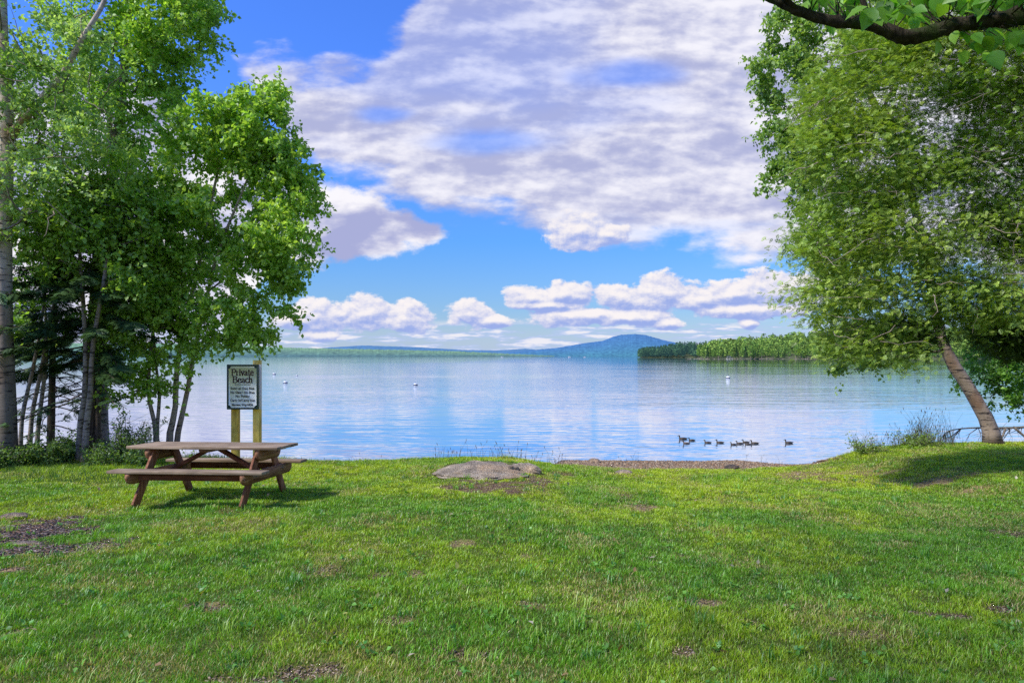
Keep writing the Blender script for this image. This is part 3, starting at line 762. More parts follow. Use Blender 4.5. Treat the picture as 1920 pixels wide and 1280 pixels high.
# ---- shrubs and weeds
def bush(name,label,px,D,w,h,nst,nl,ls,c1,c2,bare=.3,group='shrubs along the left bank',lean=0):
    x=(px-CX)/F*D; o=np.array([x,D,float(H(x,D))]); root=thing(name,label,'shrub',o,group)
    bb=MB(); fb=MB()
    for i in range(nst):
        a=RNG.uniform(0,2*PI); r=RNG.random()**.6*w*.55; b0=o+np.array([math.cos(a)*w*.12,math.sin(a)*w*.12,-.02]); hh=h*RNG.uniform(.45,1.05)
        tip=o+np.array([math.cos(a)*r+lean*hh,math.sin(a)*r,hh]); mid=(b0+tip)/2+np.array([math.cos(a)*-.05,0,.1*hh])
        P=smooth_path([b0,mid,tip],6); bb.tube(P,np.linspace(.007,.0022,6),4,cap=False)
        for k in range(4):
            t=RNG.uniform(.4,.95); p=P[int(t*5)]; q=p+RNG.normal(0,.12,3)+np.array([lean*.1,0,.1]); bb.tube([p,(p+q)/2+RNG.normal(0,.015,3),q],[.003,.0025,.0015],3,cap=False)
            m=max(1,int(nl/nst/5)); pp=p+(q-p)*RNG.random((m,1))+RNG.normal(0,.03,(m,3))
            if RNG.random()>bare*.8: leaves(fb,pp,ls,leafcols(m,c1,c2),.1,.6)
        m=max(1,int(nl/nst*.6)); tt=RNG.uniform(.1,1-bare*.5,m)*5; pp=np.stack([np.interp(tt,range(6),P[:,j]) for j in range(3)],1)+RNG.normal(0,.05,(m,3))
        leaves(fb,pp,ls,leafcols(m,c1,c2),.1,.6)
    bb.build('stems',M['twig'],root,smooth=True); fb.build('foliage',M['leaf'],root)
G1=(.08,.17,.04);G2=(.24,.38,.09)
bush('willow_bush','twiggy bush with thin bare shoots fanning out left of the picnic table',235,13.2,1.1,.95,60,3200,.042,G1,G2,.45,lean=.35)
bush('shrub','leafy bush tucked under the dark tree cluster and willow bush',205,12.9,1.0,.36,30,2600,.05,G1,G2,.1)
bush('shrub','low leafy bush between the saplings and the tight trunk cluster',105,12.9,.9,.40,26,2800,.05,G1,G2,.1)
bush('shrub','low leafy bush at the foot of the big birch trunk',42,12.6,.7,.36,22,2400,.05,G1,G2,.1)
bush('shrub','low bush cut by the left edge of the picture before the birch',-10,12.2,.8,.34,22,2000,.05,G1,G2,.1)
bush('shrub','small leafy bush just behind the left end of the picnic table',262,12.8,.6,.36,18,1800,.05,G1,G2,.15)
bush('shrub','small dark bush standing between the two groups of trunks',130,13.5,.7,.6,22,1200,.05,G1,G2,.3)
bush('shrub','pale leafy sprig growing beside the post behind the table legs',342,12.2,.25,.3,8,110,.055,(.1,.2,.04),(.2,.32,.07),.1)
def tallgrass(name,label,spec,n,hmin,hmax,c1,c2,w=.003,seed=True,group=None,cat='tall grass',kind='stuff'):
    fb=MB(); vs=[]
    for px0,px1,D0,D1 in spec:
        for i in range(n):
            D=RNG.uniform(D0,D1); px=RNG.uniform(px0,px1); x=(px-CX)/F*D; p=np.array([x,D,float(H(x,D))-.01]); h=RNG.uniform(hmin,hmax)*(1 if RNG.random()<.4 else .6)
            a=RNG.uniform(0,2*PI); l=RNG.uniform(.05,.55)*h; d=np.array([math.cos(a),math.sin(a)*.4,0]); t=np.linspace(0,1,5)[:,None]
            P=p+np.array([0,0,1])*h*t*(1-.15*t)+d*l*t**2
            c=np.array(c1)+(np.array(c2)-np.array(c1))*RNG.random()
            fb.tube(P,np.linspace(w,w*.35,5),3,col=c,cap=False)
            if seed and RNG.random()<.35: fb.tube([P[-1],P[-1]+np.array([d[0]*.01,0,.03]),P[-1]+np.array([d[0]*.02,0,.06])],[w*.6,w*1.9,w*.5],4,col=np.array([.22,.16,.1]),cap=False)
    return tag(fb.build(name,M['grass']),label,cat,group,kind)
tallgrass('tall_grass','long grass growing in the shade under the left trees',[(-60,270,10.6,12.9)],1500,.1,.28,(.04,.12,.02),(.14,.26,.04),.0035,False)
tallgrass('tall_grass','thin seeding stems standing along the lawn edge by the boulder',[(810,950,13.9,14.5),(930,1060,13.8,14.6)],80,.12,.42,(.1,.1,.05),(.25,.2,.12),.0032)
tallgrass('tall_grass','sparse stems on the lawn edge behind the table bench end',[(520,800,13.9,14.4)],40,.06,.2,(.08,.12,.04),(.25,.2,.1),.0022)
tallgrass('tall_grass','few lone stems rising from the gravel beach edge',[(1160,1200,16.5,17.5),(1420,1500,16.5,17.5),(1300,1600,17,17.6)],9,.1,.35,(.1,.13,.05),(.2,.2,.1),.003)
tallgrass('tall_grass','leaning dry grass stems on the bank left of the bent birch',[(1600,1700,14.5,15.3)],170,.12,.6,(.10,.15,.04),(.28,.23,.1),.0034)
tallgrass('tall_grass','dense upright weed clump on the bank nearest the bent birch',[(1715,1742,14.8,15.3),(1700,1790,14.8,15.4)],170,.2,.95,(.10,.15,.04),(.26,.23,.1),.0036)
tallgrass('tall_grass','short weeds around the foot of the bent birch',[(1800,1930,14.9,15.5)],60,.08,.25,(.08,.16,.03),(.2,.26,.06),.003,False)
bush('shrub','low weedy shrub on the right bank above the beach litter',1625,14.4,.9,.17,16,600,.045,(.14,.26,.04),(.36,.48,.1),.1,group='shrubs along the right bank')
bush('shrub','spreading weed under the upright clump on the right bank',1720,14.7,1.0,.22,22,900,.045,(.14,.26,.04),(.36,.48,.1),.1,group='shrubs along the right bank')

# ---- right group
bb_=base(1862,15.0)
tree('birch_tree','bent pale birch leaning left over the lake on the right bank','trees on the right shore',
  [([bb_,at(1855,800,15.),at(1838,765,15.),at(1812,720,15.),at(1785,680,15.),at(1768,640,15.),at(1757,600,15.),at(1735,480,15.2),at(1690,300,15.4),at(1600,120,15.6),at(1540,-40,15.8)],.165,.06)],
  lobes([(1480,55,50,55),(1428,128,42,28),(1475,150,70,50),(1490,240,66,64),(1475,330,52,56),(1520,400,45,50),(1520,480,30,60),(1545,560,42,55),(1565,640,40,30),(1590,682,32,14),(1600,100,110,100),(1600,300,100,120),(1640,500,100,100),(1660,648,75,28),(1660,680,50,14),(1600,640,60,35),(1560,-20,90,60),(1500,-10,40,30),(1480,90,60,60)],15.3,.9),
  380,44000,.18,.09,(.18,.34,.06),(.42,.58,.15),M['bark_brown'],M['leaf'],droop=.8,shell=.45)
def cedar():
    loc=base(2040,11.2)
    root=thing('cedar_tree','large white cedar with yellow green sprays filling the right edge','tree',loc,'trees on the right shore')
    tb=MB(); P=smooth_path([loc,at(2040,700,11.2),at(2010,400,11.2),at(1990,100,11.3),at(1980,-200,11.4),at(1975,-500,11.5)],16)
    tb.tube(P,np.linspace(.3,.1,16),12,rough=.06); tb.build('trunk',M['bark_dark'],root,smooth=True)
    lb=lobes([(1600,180,90,80),(1720,150,120,100),(1850,130,130,90),(1560,300,70,80),(1660,300,100,90),(1900,300,110,90),(1590,430,80,70),(1700,440,110,70),(1850,470,120,80),(1600,540,60,50),(1690,560,90,45),(1810,545,90,40),(1920,560,80,50),(1820,20,150,80),(1680,60,90,60),(1560,220,50,60),(2050,200,130,200),(2050,450,120,130),(1640,610,60,30),(1550,500,36,60,.2),(1620,645,60,26),(1665,652,60,22),(1880,120,90,70),(1900,400,90,70),(1900,440,70,60),(1880,240,80,60),(1530,450,36,50),(1540,550,44,40),(1575,625,44,28),(1760,340,80,60),(1840,560,80,50)],10.6,.9)
    tg=sample_lobes(lb,560,.5); bb=MB()
    for q,r in grow(list(P[2:]),list(np.linspace(.28,.1,14)),tg,.0045,.1,5,.5,.28):
        bb.tube(q,r,5,cap=False)
    # pale dead twigs over the outer face
    dt=sample_lobes(lb,300,1.0)
    for q in dt:
        d=RNG.normal(0,1,3); d[2]=-abs(d[2])*.4; d[0]-=.4; d/=np.linalg.norm(d); L=RNG.uniform(.25,.8); n=6; t=np.linspace(0,1,n)[:,None]
        pp=q+d*L*t+np.cumsum(RNG.normal(0,.03,(n,3)),0)+np.array([0,-.22,0])
        bb.tube(pp,np.linspace(.007,.002,n),4,cap=False,col=np.array([1.9,1.8,1.7]))
        for k in range(3):
            p=pp[RNG.integers(1,n-1)]; e=p+RNG.normal(0,.1,3); bb.tube([p,(p+e)/2+RNG.normal(0,.012,3),e],[.003,.0022,.0014],3,cap=False)
    bb.build('branches',M['twig'],root,smooth=True)
    fb=MB(); per=135; c=np.repeat(tg,per,0); Q=c+RNG.normal(0,1,c.shape)*np.array([.22,.22,.15])
    ax=Q-P[5]; ax[:,2]*=.2; ax/=np.linalg.norm(ax,axis=1)[:,None]; ax+=RNG.normal(0,.55,ax.shape); ax[:,2]-=.1
    frond(fb,Q,.095,leafcols(len(Q),(.19,.36,.045),(.50,.61,.12),Q),ax,6,.5,.06)
    # darker sprays beneath: shade of the crown's inside and underside painted in
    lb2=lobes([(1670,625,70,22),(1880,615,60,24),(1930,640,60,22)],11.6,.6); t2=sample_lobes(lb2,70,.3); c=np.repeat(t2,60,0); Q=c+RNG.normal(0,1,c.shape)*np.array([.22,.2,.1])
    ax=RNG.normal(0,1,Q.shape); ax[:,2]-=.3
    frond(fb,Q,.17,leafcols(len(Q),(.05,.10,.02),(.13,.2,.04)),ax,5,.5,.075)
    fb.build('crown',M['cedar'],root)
cedar()
def limb_low():
    pass
tree('alder_tree','small leafy alder leaning in from the right beyond the bent birch','trees on the right shore',
  [([base(1960,16.),at(1950,800,16.),at(1925,760,16.),at(1890,735,16.),at(1845,700,16.)],.05,.015),([at(1950,800,16.),at(1930,720,16.),at(1900,660,16.)],.035,.012)],
  lobes([(1860,680,55,35),(1900,700,45,50),(1870,735,40,25),(1830,665,40,30),(1820,710,25,25),(1880,765,20,10),(1930,740,30,40)],16.,.9),
  70,5200,.15,.085,(.12,.3,.04),(.32,.56,.08),M['bark_dark'],M['leaf'],droop=.3)
def fallen():
    p0=at(1945,797,15.6); root=thing('fallen_branch','bare grey fallen branch with drooping twigs lying behind the bent birch','branch',base(1900,15.6))
    mb=MB(); P=smooth_path([at(1990,790,15.6),at(1925,800,15.6),at(1870,802,15.6),at(1820,802,15.6),at(1785,806,15.6),at(1772,812,15.6)],14)
    mb.tube(P,np.linspace(.035,.007,14),6)
    for i in range(30):
        p=P[RNG.integers(2,14)]; e=p+np.array([RNG.uniform(-.35,.05),RNG.uniform(-.15,.15),-RNG.uniform(.12,.42)]); m=(p+e)/2+RNG.normal(0,.03,3)
        mb.tube([p,m,e],[.012,.008,.003],4,cap=False)
        for k in range(2): q=m+RNG.normal(0,.09,3)+np.array([-.08,0,-.08]); mb.tube([m,(m+q)/2,q],[.005,.004,.002],3,cap=False)
    for a,b in (((1885,802),(1870,830)),((1900,800),(1935,835))):
        mb.tube(smooth_path([at(*a,15.6),at((a[0]+b[0])/2+3,(a[1]+b[1])/2,15.55),at(*b,15.5)],5),[.03,.028,.024,.02,.014],6)
    mb.build('limb',M['twig'],root,smooth=True)
fallen()

# ---- overhanging near tree
def near_leaf(mb,P,ax,nn,L,col):
    # ovate leaf, 5 cross sections, folded along the midrib, drip tip
    prof=[(0,.02),(.12,.26),(.32,.40),(.58,.33),(.82,.14),(1.0,.0)]
    n=len(P); s=np.cross(nn,ax); V=[]
    for t,w in prof:
        for sg in(-1,0,1):
            V.append(P+ax*L*t+s*L*w*sg+nn*L*(.12*abs(sg)*w*2-.18*t*t))
    V=np.stack(V,1); Fc=[]
    for i in range(5):
        for j in range(2): a=i*3+j; Fc.append([a,a+1,a+4,a+3])
    k=np.arange(n)[:,None,None]*18
    mb.add(V.reshape(-1,3),(k+np.array(Fc)[None]).reshape(-1,4),np.repeat(col,18,0))
def near_tree():
    loc=np.array([5.0,3.4,-.05])
    root=thing('basswood_tree','mossy dark limb with broad leaves overhanging the top right corner','tree',loc)
    tb=MB(); P=smooth_path([loc,loc+[.05,0,1.8],loc+[-.1,-.1,4],loc+[-.3,-.4,6.5],loc+[-.6,-.8,9]],12); tb.tube(P,np.linspace(.26,.1,12),12,rough=.05)
    tb.build('trunk',M['bark_moss'],root,smooth=True)
    D=3.6; lp=[(1427,-6),(1462,6),(1500,22),(1560,40),(1620,44),(1665,58),(1700,70),(1745,62),(1785,48),(1850,42),(1925,30),(2050,20),(2300,40)]
    path=[at(x,y,D) for x,y in lp]+[np.array([4.95,3.4,3.3])]
    P2=smooth_path(path,46); R=np.interp(np.linspace(0,1,46),[0,.1,.3,.48,.7,1],[.012,.020,.031,.038,.037,.085])
    lb=MB(); lb.tube(P2,R*1.0,14,rough=.12)
    lb.tube(smooth_path([at(1632,44,D),at(1622,15,D),at(1610,-20,D)],5),[.016,.014,.012,.012,.01],6)
    lb.tube(smooth_path([at(1500,22,D),at(1470,-5,3.55),at(1450,-30,3.5)],5),[.014,.013,.012,.01,.01],6)
    lb.build('limb',M['bark_moss'],root,smooth=True)
    tw=MB(); fb=MB()
    spec=[]
    for i in range(75): spec.append((RNG.uniform(1530,1960),RNG.uniform(-40,26),D+RNG.uniform(-.3,.5)))
    for i in range(10): spec.append((RNG.uniform(1440,1560),RNG.uniform(-40,0),D+RNG.uniform(-.2,.4)))
    for i in range(15): spec.append((RNG.uniform(1775,1930),RNG.uniform(50,74),D+RNG.uniform(-.15,.1)))
    for px,py,d in spec:
        p=at(px,py,d); k=np.argmin(np.linalg.norm(P2-p,axis=1)); q=P2[k]; tw.tube([q,(p+q)/2+RNG.normal(0,.01,3),p],[.004,.003,.002],4,cap=False)
        m=3 if py<40 else 2
        for j in range(m):
            ax=np.array([RNG.normal(0,.5),RNG.normal(0,.5),-.75 if py>40 else RNG.normal(-.45,.35)]); ax/=np.linalg.norm(ax)
            r=np.array([RNG.normal(0,.5),-.8+RNG.normal(0,.5),.7]); nn=r-ax*r.dot(ax); nn/=np.linalg.norm(nn)
            near_leaf(fb,(p+RNG.normal(0,.025,3))[None],ax[None],nn[None],RNG.uniform(.07,.12),leafcols(1,(.14,.38,.03),(.34,.62,.07)))
    # high crown behind and above the camera: out of the photo, shades the lower right lawn
    c=[]
    while len(c)<260:
        q=np.array([RNG.uniform(-1.5,8.5),RNG.uniform(-7,4.5),RNG.uniform(4.2,9.5)])
        if ((q[0]-3.6)/5)**2+((q[1]+1.4)/5.6)**2+((q[2]-6.8)/2.9)**2>1: continue
        if q[1]>0 and q[2]<1.75+.60*q[1]+1.1: continue
        c.append(q)
    c=np.array(c)
    for q,r in grow(list(P[3:]),list(np.linspace(.22,.1,9)),c,.008,.1,4): tw.tube(q,r,5,cap=False)
    per=48; cc=np.repeat(c,per,0); Q=cc+RNG.normal(0,1,cc.shape)*np.array([.32,.32,.22])
    ok=~((Q[:,1]>0)&(Q[:,2]<1.75+.545*Q[:,1]+.15)); Q=Q[ok]
    leaves(fb,Q,.13,leafcols(len(Q),(.06,.18,.015),(.13,.3,.03)),.4,.8)
    tw.build('branches',M['bark_moss'],root,smooth=True); fb.build('crown',M['leaf_near'],root)
near_tree()
def shade_tree():  # unseen tree behind the camera, added to cast shade on the lawn
    loc=np.array([-3.6,-1.4,-.03]); root=thing('shade_maple','broad unseen maple added behind the viewer so its shade falls on the near lawn','tree',loc)
    tb=MB(); P=smooth_path([loc,loc+[.1,.1,2.5],loc+[.5,.5,5.],loc+[1.2,1.4,8.],loc+[1.8,2.2,10.]],12); tb.tube(P,np.linspace(.3,.1,12),12,rough=.05); tb.build('trunk',M['bark_dark'],root,smooth=True)
    c=[]
    while len(c)<130:
        q=np.array([RNG.uniform(-6,4.5),RNG.uniform(-5,7.5),RNG.uniform(5,12)])
        if ((q[0]+1.)/4.4)**2+((q[1]-.6)/4.4)**2+((q[2]-8.6)/2.8)**2>1: continue
        if q[1]>0 and q[2]<1.75+.60*q[1]+1.1: continue
        c.append(q)
    c=np.array(c); bb=MB(); fb=MB()
    for q,r in grow(list(P[3:]),list(np.linspace(.25,.1,9)),c,.008,.1,4): bb.tube(q,r,5,cap=False)
    cc=np.repeat(c,42,0); Q=cc+RNG.normal(0,1,cc.shape)*np.array([.34,.34,.24]); Q=Q[~((Q[:,1]>0)&(Q[:,2]<1.75+.545*Q[:,1]+.15))]
    leaves(fb,Q,.13,leafcols(len(Q),(.10,.26,.03),(.25,.45,.05)),.4,.8)
    bb.build('branches',M['bark_dark'],root,smooth=True); fb.build('crown',M['leaf'],root)
shade_tree()

# ------------------------------------------------------------------ rocks
def rock(name,label,c,size,seed,rotz=0,flat=.0,tint=(1,1,1),group='rocks on the lawn'):
    import bmesh
    bm=bmesh.new(); bmesh.ops.create_icosphere(bm,subdivisions=5,radius=1)
    v=np.array([tuple(q.co) for q in bm.verts]); f=[[q.index for q in ff.verts] for ff in bm.faces]; bm.free()
    r=np.ones(len(v)); s=seed*13.7
    r+=.28*(fbm(v[:,0]*1.1+s,v[:,1]*1.1+v[:,2]*.9+s,3)-.5)*2*.6
    r+=.10*(fbm(v[:,0]*4+s,v[:,1]*4+v[:,2]*4,3)-.5)*2; r-=.03*np.exp(-((fbm(v[:,0]*1.6+s,v[:,1]*1.6+v[:,2],3)-.5)/.02)**2)
    v=v*r[:,None]; v[:,2]=np.where(v[:,2]>0,np.abs(v[:,2])**(1+flat)*np.sign(v[:,2]),v[:,2]*.6)
    v=v*np.array(size); ca,sa=math.cos(rotz),math.sin(rotz); v=np.stack([v[:,0]*ca-v[:,1]*sa,v[:,0]*sa+v[:,1]*ca,v[:,2]],1)+np.array(c)
    mb=MB(); mb.addn(v,f,np.tile(np.array(tint,float),(len(v),1))); o=mb.build(name,M['rock'],smooth=True,off=c); o.location=tuple(c)
    return tag(o,label,'rock',group)
def gp(px,py,dz=0): g=ground_at(px,py); g[2]+=dz; return g
g=ground_at(893,900); rock('boulder','long low grey boulder set in the lawn edge at the centre',g+np.array([0,.75,.0]),(.80,.74,.155),1,.0,.5,(1.3,1.2,1.08))
g=ground_at(985,888); rock('rock','smaller pale pointed rock touching the right side of the centre boulder',g+np.array([0,.25,-.01]),(.30,.26,.15),2,-.4,.0,(1.5,1.4,1.3))
g=ground_at(1172,888); rock('rock','flat pale stone in the grass right of the centre boulder',g+np.array([0,.1,.0]),(.17,.14,.06),3,.2,.1,(1.35,1.25,1.15))
g=ground_at(1375,880); rock('rock','small dark knobbly stone where the beach meets the lawn',g+np.array([0,.1,.01]),(.17,.12,.08),4,.1,0,(.42,.4,.44))
rock('rock','rounded pinkish stone half buried in the gravel beach',gp(1116,868)+np.array([0,.2,0]),(.16,.16,.09),5,.3,0,(1.3,1.15,1.05))
g=gp(18,974); rock('rock','grey stone behind the dark mulch patch at the left edge',g+np.array([-.02,.1,0]),(.18,.12,.06),6,.2,.1,(.9,.8,.8))
g=gp(28,1022); rock('rock','flat grey stone lying in front of the dark mulch patch',g+np.array([.05,.05,-.01]),(.16,.1,.035),7,.2,.1,(.95,.85,.85))
# gravel, chips, litter
def scatter(name,label,cat,pts,smin,smax,cols,mt,flat=.5,long=1.):
    mb=MB(); n=len(pts); ico=np.array([(0,0,1),(.9,0,.2),(0.2,.9,.2),(-.9,.1,.1),(0,-.9,.2),(0,0,-.5)]); fc=np.array([(0,1,2),(0,2,3),(0,3,4),(0,4,1),(5,2,1),(5,3,2),(5,4,3),(5,1,4)])
    s=RNG.uniform(smin,smax,n)*RNG.uniform(.5,1,n); a=RNG.uniform(0,2*PI,n)
    V=ico[None]*(1+RNG.normal(0,.18,(n,6,3)))*s[:,None,None]*np.array([long,1,flat])
    x=V[...,0]*np.cos(a)[:,None]-V[...,1]*np.sin(a)[:,None]; y=V[...,0]*np.sin(a)[:,None]+V[...,1]*np.cos(a)[:,None]; tilt=RNG.normal(0,.25,n)[:,None]*x
    V=np.stack([x,y,V[...,2]+tilt],-1)+pts[:,None,:]
    k=np.arange(n)[:,None,None]*6; c=np.array(cols)[RNG.integers(0,len(cols),n)]*RNG.uniform(.6,1.3,(n,1))
    mb.add(V.reshape(-1,3),(k+fc[None]).reshape(-1,3),np.repeat(c,6,0)); return tag(mb.build(name,mt),label,cat,kind='stuff')
def gpts(n,fn):
    out=[]
    while sum(len(o) for o in out)<n:
        D=RNG.uniform(3,19,n*3); u=RNG.uniform(-.85,.85,n*3); x=u*D; ok=fn(x,D); x=x[ok];D=D[ok]; out.append(np.stack([x,D,H(x,D)+.004],1))
    return np.concatenate(out)[:n]
scatter('beach_gravel','mixed brown and grey gravel covering the narrow beach','gravel',gpts(16000,lambda x,y:(beachmask(x,y)*(H(x,y)>ZW-.02)*(x>.2)*(x<9)>RNG.random(len(x)))),.012,.045,[(.38,.27,.16),(.27,.2,.14),(.5,.39,.26),(.17,.12,.08),(.34,.19,.1)],M['chip'])
scatter('mulch_chips','dark bark mulch strewn in the bare patch at the left','mulch',gpts(7000,lambda x,y:patches(x,y)['mulch']>RNG.random(len(x))),.006,.022,[(.07,.05,.045),(.16,.11,.09),(.3,.24,.22),(.03,.025,.03),(.2,.11,.06)],M['chip'],.35,2.6)
scatter('soil_litter','dead bits and crumbs of soil in bare spots of the lawn','litter',gpts(9000,lambda x,y:np.maximum(patches(x,y)['soil'],patches(x,y)['sand'])>RNG.random(len(x))+.1),.004,.014,[(.2,.13,.09),(.35,.26,.19),(.1,.07,.05),(.42,.32,.22)],M['chip'],.4,2.)
scatter('shore_litter','brown twigs and leaf litter on the sloping bank at the right','litter',gpts(7000,lambda x,y:(x>5.9)&(x<13)&(y>np.interp(x,_E[:,0],_E[:,1])-.5)&(H(x,y)>ZW+.05)),.008,.03,[(.2,.13,.08),(.32,.23,.15),(.1,.07,.05),(.4,.3,.2)],M['chip'],.3,2.6)

def tufts():
    mb=MB(); n=520; D=RNG.uniform(3.3,13.5,n); x=RNG.uniform(-.85,.85,n)*D
    for fx,fy in ((-4.72,8.6),(-3.33,8.5),(-4.65,9.95),(-3.25,9.85)):
        x=np.append(x,fx+RNG.normal(0,.07,5)); D=np.append(D,fy+RNG.normal(0,.07,5))
    k=26; X=np.repeat(x,k)+RNG.normal(0,.035,len(x)*k); Y=np.repeat(D,k)+RNG.normal(0,.035,len(x)*k); h=np.repeat(RNG.uniform(.05,.11,len(x)),k)*RNG.uniform(.6,1.2,len(X)); m=len(X)
    a=RNG.uniform(0,2*PI,m); w=.0022+.0018*(Y/13); o=np.stack([np.cos(a),np.sin(a),0*a],1); wd=np.stack([-np.sin(a),np.cos(a),0*a],1)*w[:,None]; b=np.stack([X,Y,H(X,Y)-.004],1); l=(h*RNG.uniform(.2,.9,m))[:,None]; hh=h[:,None]*np.array([0,0,1.])
    v=np.stack([b-wd,b+wd,b+wd*.8+hh*.6+o*l*.35,b-wd*.8+hh*.6+o*l*.35,b+hh*.9+o*l],1); q=np.arange(m)[:,None]*5
    c=np.repeat(np.array([(.10,.30,.03),(.22,.48,.03),(.34,.52,.06)])[RNG.integers(0,3,len(x))],k,0)*RNG.uniform(.7,1.3,(m,1))
    mb.add(v.reshape(-1,3),np.concatenate([q+np.array([[0,1,2]]),q+np.array([[0,2,3]]),q+np.array([[3,2,4]])]),np.repeat(c,5,0))
    # small broadleaf weeds
    n=420; D=RNG.uniform(3.3,12,n); x=RNG.uniform(-.85,.85,n)*D; P=np.repeat(np.stack([x,D,H(x,D)+.02],1),9,0)+RNG.normal(0,.02,(n*9,3))*np.array([1,1,.3])
    leaves(mb,P,.035,leafcols(len(P),(.07,.24,.03),(.2,.42,.05)),-.2,2.0,.1,.42)
    tag(mb.build('grass_tufts',M['grass']),'longer grass clumps and small broadleaf weeds dotted through the lawn','grass',kind='stuff')
tufts()
def fallen_leaves():
    x=RNG.uniform(-.75,.75,230); y=RNG.uniform(3.4,13,230); x=x*y; P=np.stack([x,y,H(x,y)+.035],1); mb=MB()
    c=np.array([(.5,.36,.2),(.36,.22,.1),(.6,.52,.38),(.45,.45,.12)])[RNG.integers(0,4,230)]*RNG.uniform(.5,1.2,(230,1))
    leaves(mb,P,.05,c,0,2.5,.1,.35); tag(mb.build('fallen_leaves',M['grass']),'scattered dead brown and straw leaves lying in the lawn','leaves',kind='stuff')
fallen_leaves()
# ------------------------------------------------------------------ picnic table
def table():
    cx,cy=-4.05,9.28; zg=-.15; loc=np.array([cx,cy,zg])
    root=thing('picnic_table','weathered reddish brown wooden picnic table with attached benches on the grass','picnic table',(0,0,0))
    L=2.05
    x0=.70
    def pc(name,mt,boxes,parent=root,lab=None):
        mb=MB()
        for q in boxes: 
            c,s,r,b=q[:4]; n0=mb.n; mb.box(c,s,r,b)
            k=RNG.uniform(.8,1.2); mb.c[-1]=mb.c[-1]*k
        o=mb.build(name,mt,parent); return o
    # tabletop: five planks with gaps
    w=.142; 
    pc('tabletop',M['table_top'],[((RNG.uniform(-.006,.006),(i-2)*(w+.006),.70-.019+RNG.uniform(-.002,.002)),(L+RNG.uniform(-.01,.01),w,.038),(RNG.normal(0,.004),0,0),.005) for i in range(5)])
    for s in(-1,1):
        o=pc('bench',M['table_top'],[((RNG.uniform(-.01,.01),s*.655,.43-.019),(L-.04,.235,.038),(0,0,0),.005)])
        pc('rail',M['table_red'],[((0,s*(.655-.03),.43-.038-.05),(x0*2-.05,.036,.092),(0,0,0),.004)],o)
    def chamfer(y,z,x,half,h,th,cut,name,mt):
        mb=MB(); pr=[(-half,z),(-half,z-h*.45),(-half+cut*.4,z-h*.8),(-half+cut,z-h),(half-cut,z-h),(half-cut*.4,z-h*.8),(half,z-h*.45),(half,z)]
        v=[(x-th/2,a,b) for a,b in pr]+[(x+th/2,a,b) for a,b in pr]; n=len(pr)
        f=[list(range(n)),list(range(n,2*n))[::-1]]+[[i,i+n,(i+1)%n+n,(i+1)%n] for i in range(n)]
        mb.addn(v,f,np.ones(3)*RNG.uniform(.85,1.2)); return mb.build(name,mt,root)
    for s in(-1,1):
        chamfer(0,.70-.0385,s*(x0+.045),.35,.15,.06,.08,'crossbeam',M['table_cross'])
        chamfer(0,.43-.0385,s*(x0+.045),.765,.14,.055,.09,'seat_beam',M['table_cross'])
        for t in(-1,1):
            a=math.atan2(.42,.66); ln=math.hypot(.45,.665)
            mb=MB(); top=np.array([s*x0,t*.20,.655]); bot=np.array([s*x0,t*.66,-.04])
            d=bot-top; c=(top+bot)/2; ang=math.atan2(d[1],-d[2])
            mb.box(c,(.034,.135,np.linalg.norm(d)),(ang,0,0),.006); mb.c[-1]=mb.c[-1]*RNG.uniform(.85,1.2); mb.build('leg',M['table_leg'],root)
        # diagonal brace from the middle of the top to the seat beam
        top=np.array([s*.05,0,.65]); bot=np.array([s*(x0-.01),0,.30]); d=bot-top; c=(top+bot)/2
        mb=MB(); mb.box(c,(np.linalg.norm(d),.085,.05),(0,math.atan2(-d[2],d[0]) ,0),.005); mb.build('brace',M['table_red'],root)
    chamfer(0,.70-.0385,0,.34,.045,.09,.05,'cleat',M['table_cross'])
    for s in(-1,1):
        for t in(-1,1):
            for yy,zz in((.235,.60),(.42,.34)): bolts=MB(); bolts.tube([(s*(x0+.072),t*yy,zz),(s*(x0+.085),t*yy,zz)],.011,8); bolts.build('bolt',M['twig'],root)
    root.location=tuple(loc); root.rotation_euler=(-math.radians(2.2),0,-math.radians(3.8))
table()

# ------------------------------------------------------------------ sign
def text_mesh(body,size,parent,name,mt,x,y,z,offset=0,ext=.002,sx=1.0,serif=False):
    cu=bpy.data.curves.new(name,'FONT'); cu.body=body; cu.size=size; cu.align_x='CENTER'; cu.extrude=ext; cu.offset=offset; cu.space_character=1.02; cu.resolution_u=3
    o=bpy.data.objects.new('tmp_text',cu); COL.objects.link(o); bpy.context.view_layer.update()
    me=bpy.data.meshes.new_from_object(o.evaluated_get(bpy.context.evaluated_depsgraph_get())); bpy.data.objects.remove(o); bpy.data.curves.remove(cu)
    q=bpy.data.objects.new(name,me); COL.objects.link(q); me.materials.clear(); me.materials.append(mt); me.name=name
    at_=me.attributes.new('col','FLOAT_COLOR','POINT'); at_.data.foreach_set('color',np.ones(len(me.vertices)*4,np.float32))
    q.parent=parent; q.location=(x,y,z); q.rotation_euler=(PI/2,0,0); q.scale=(sx,1,1)
    return q
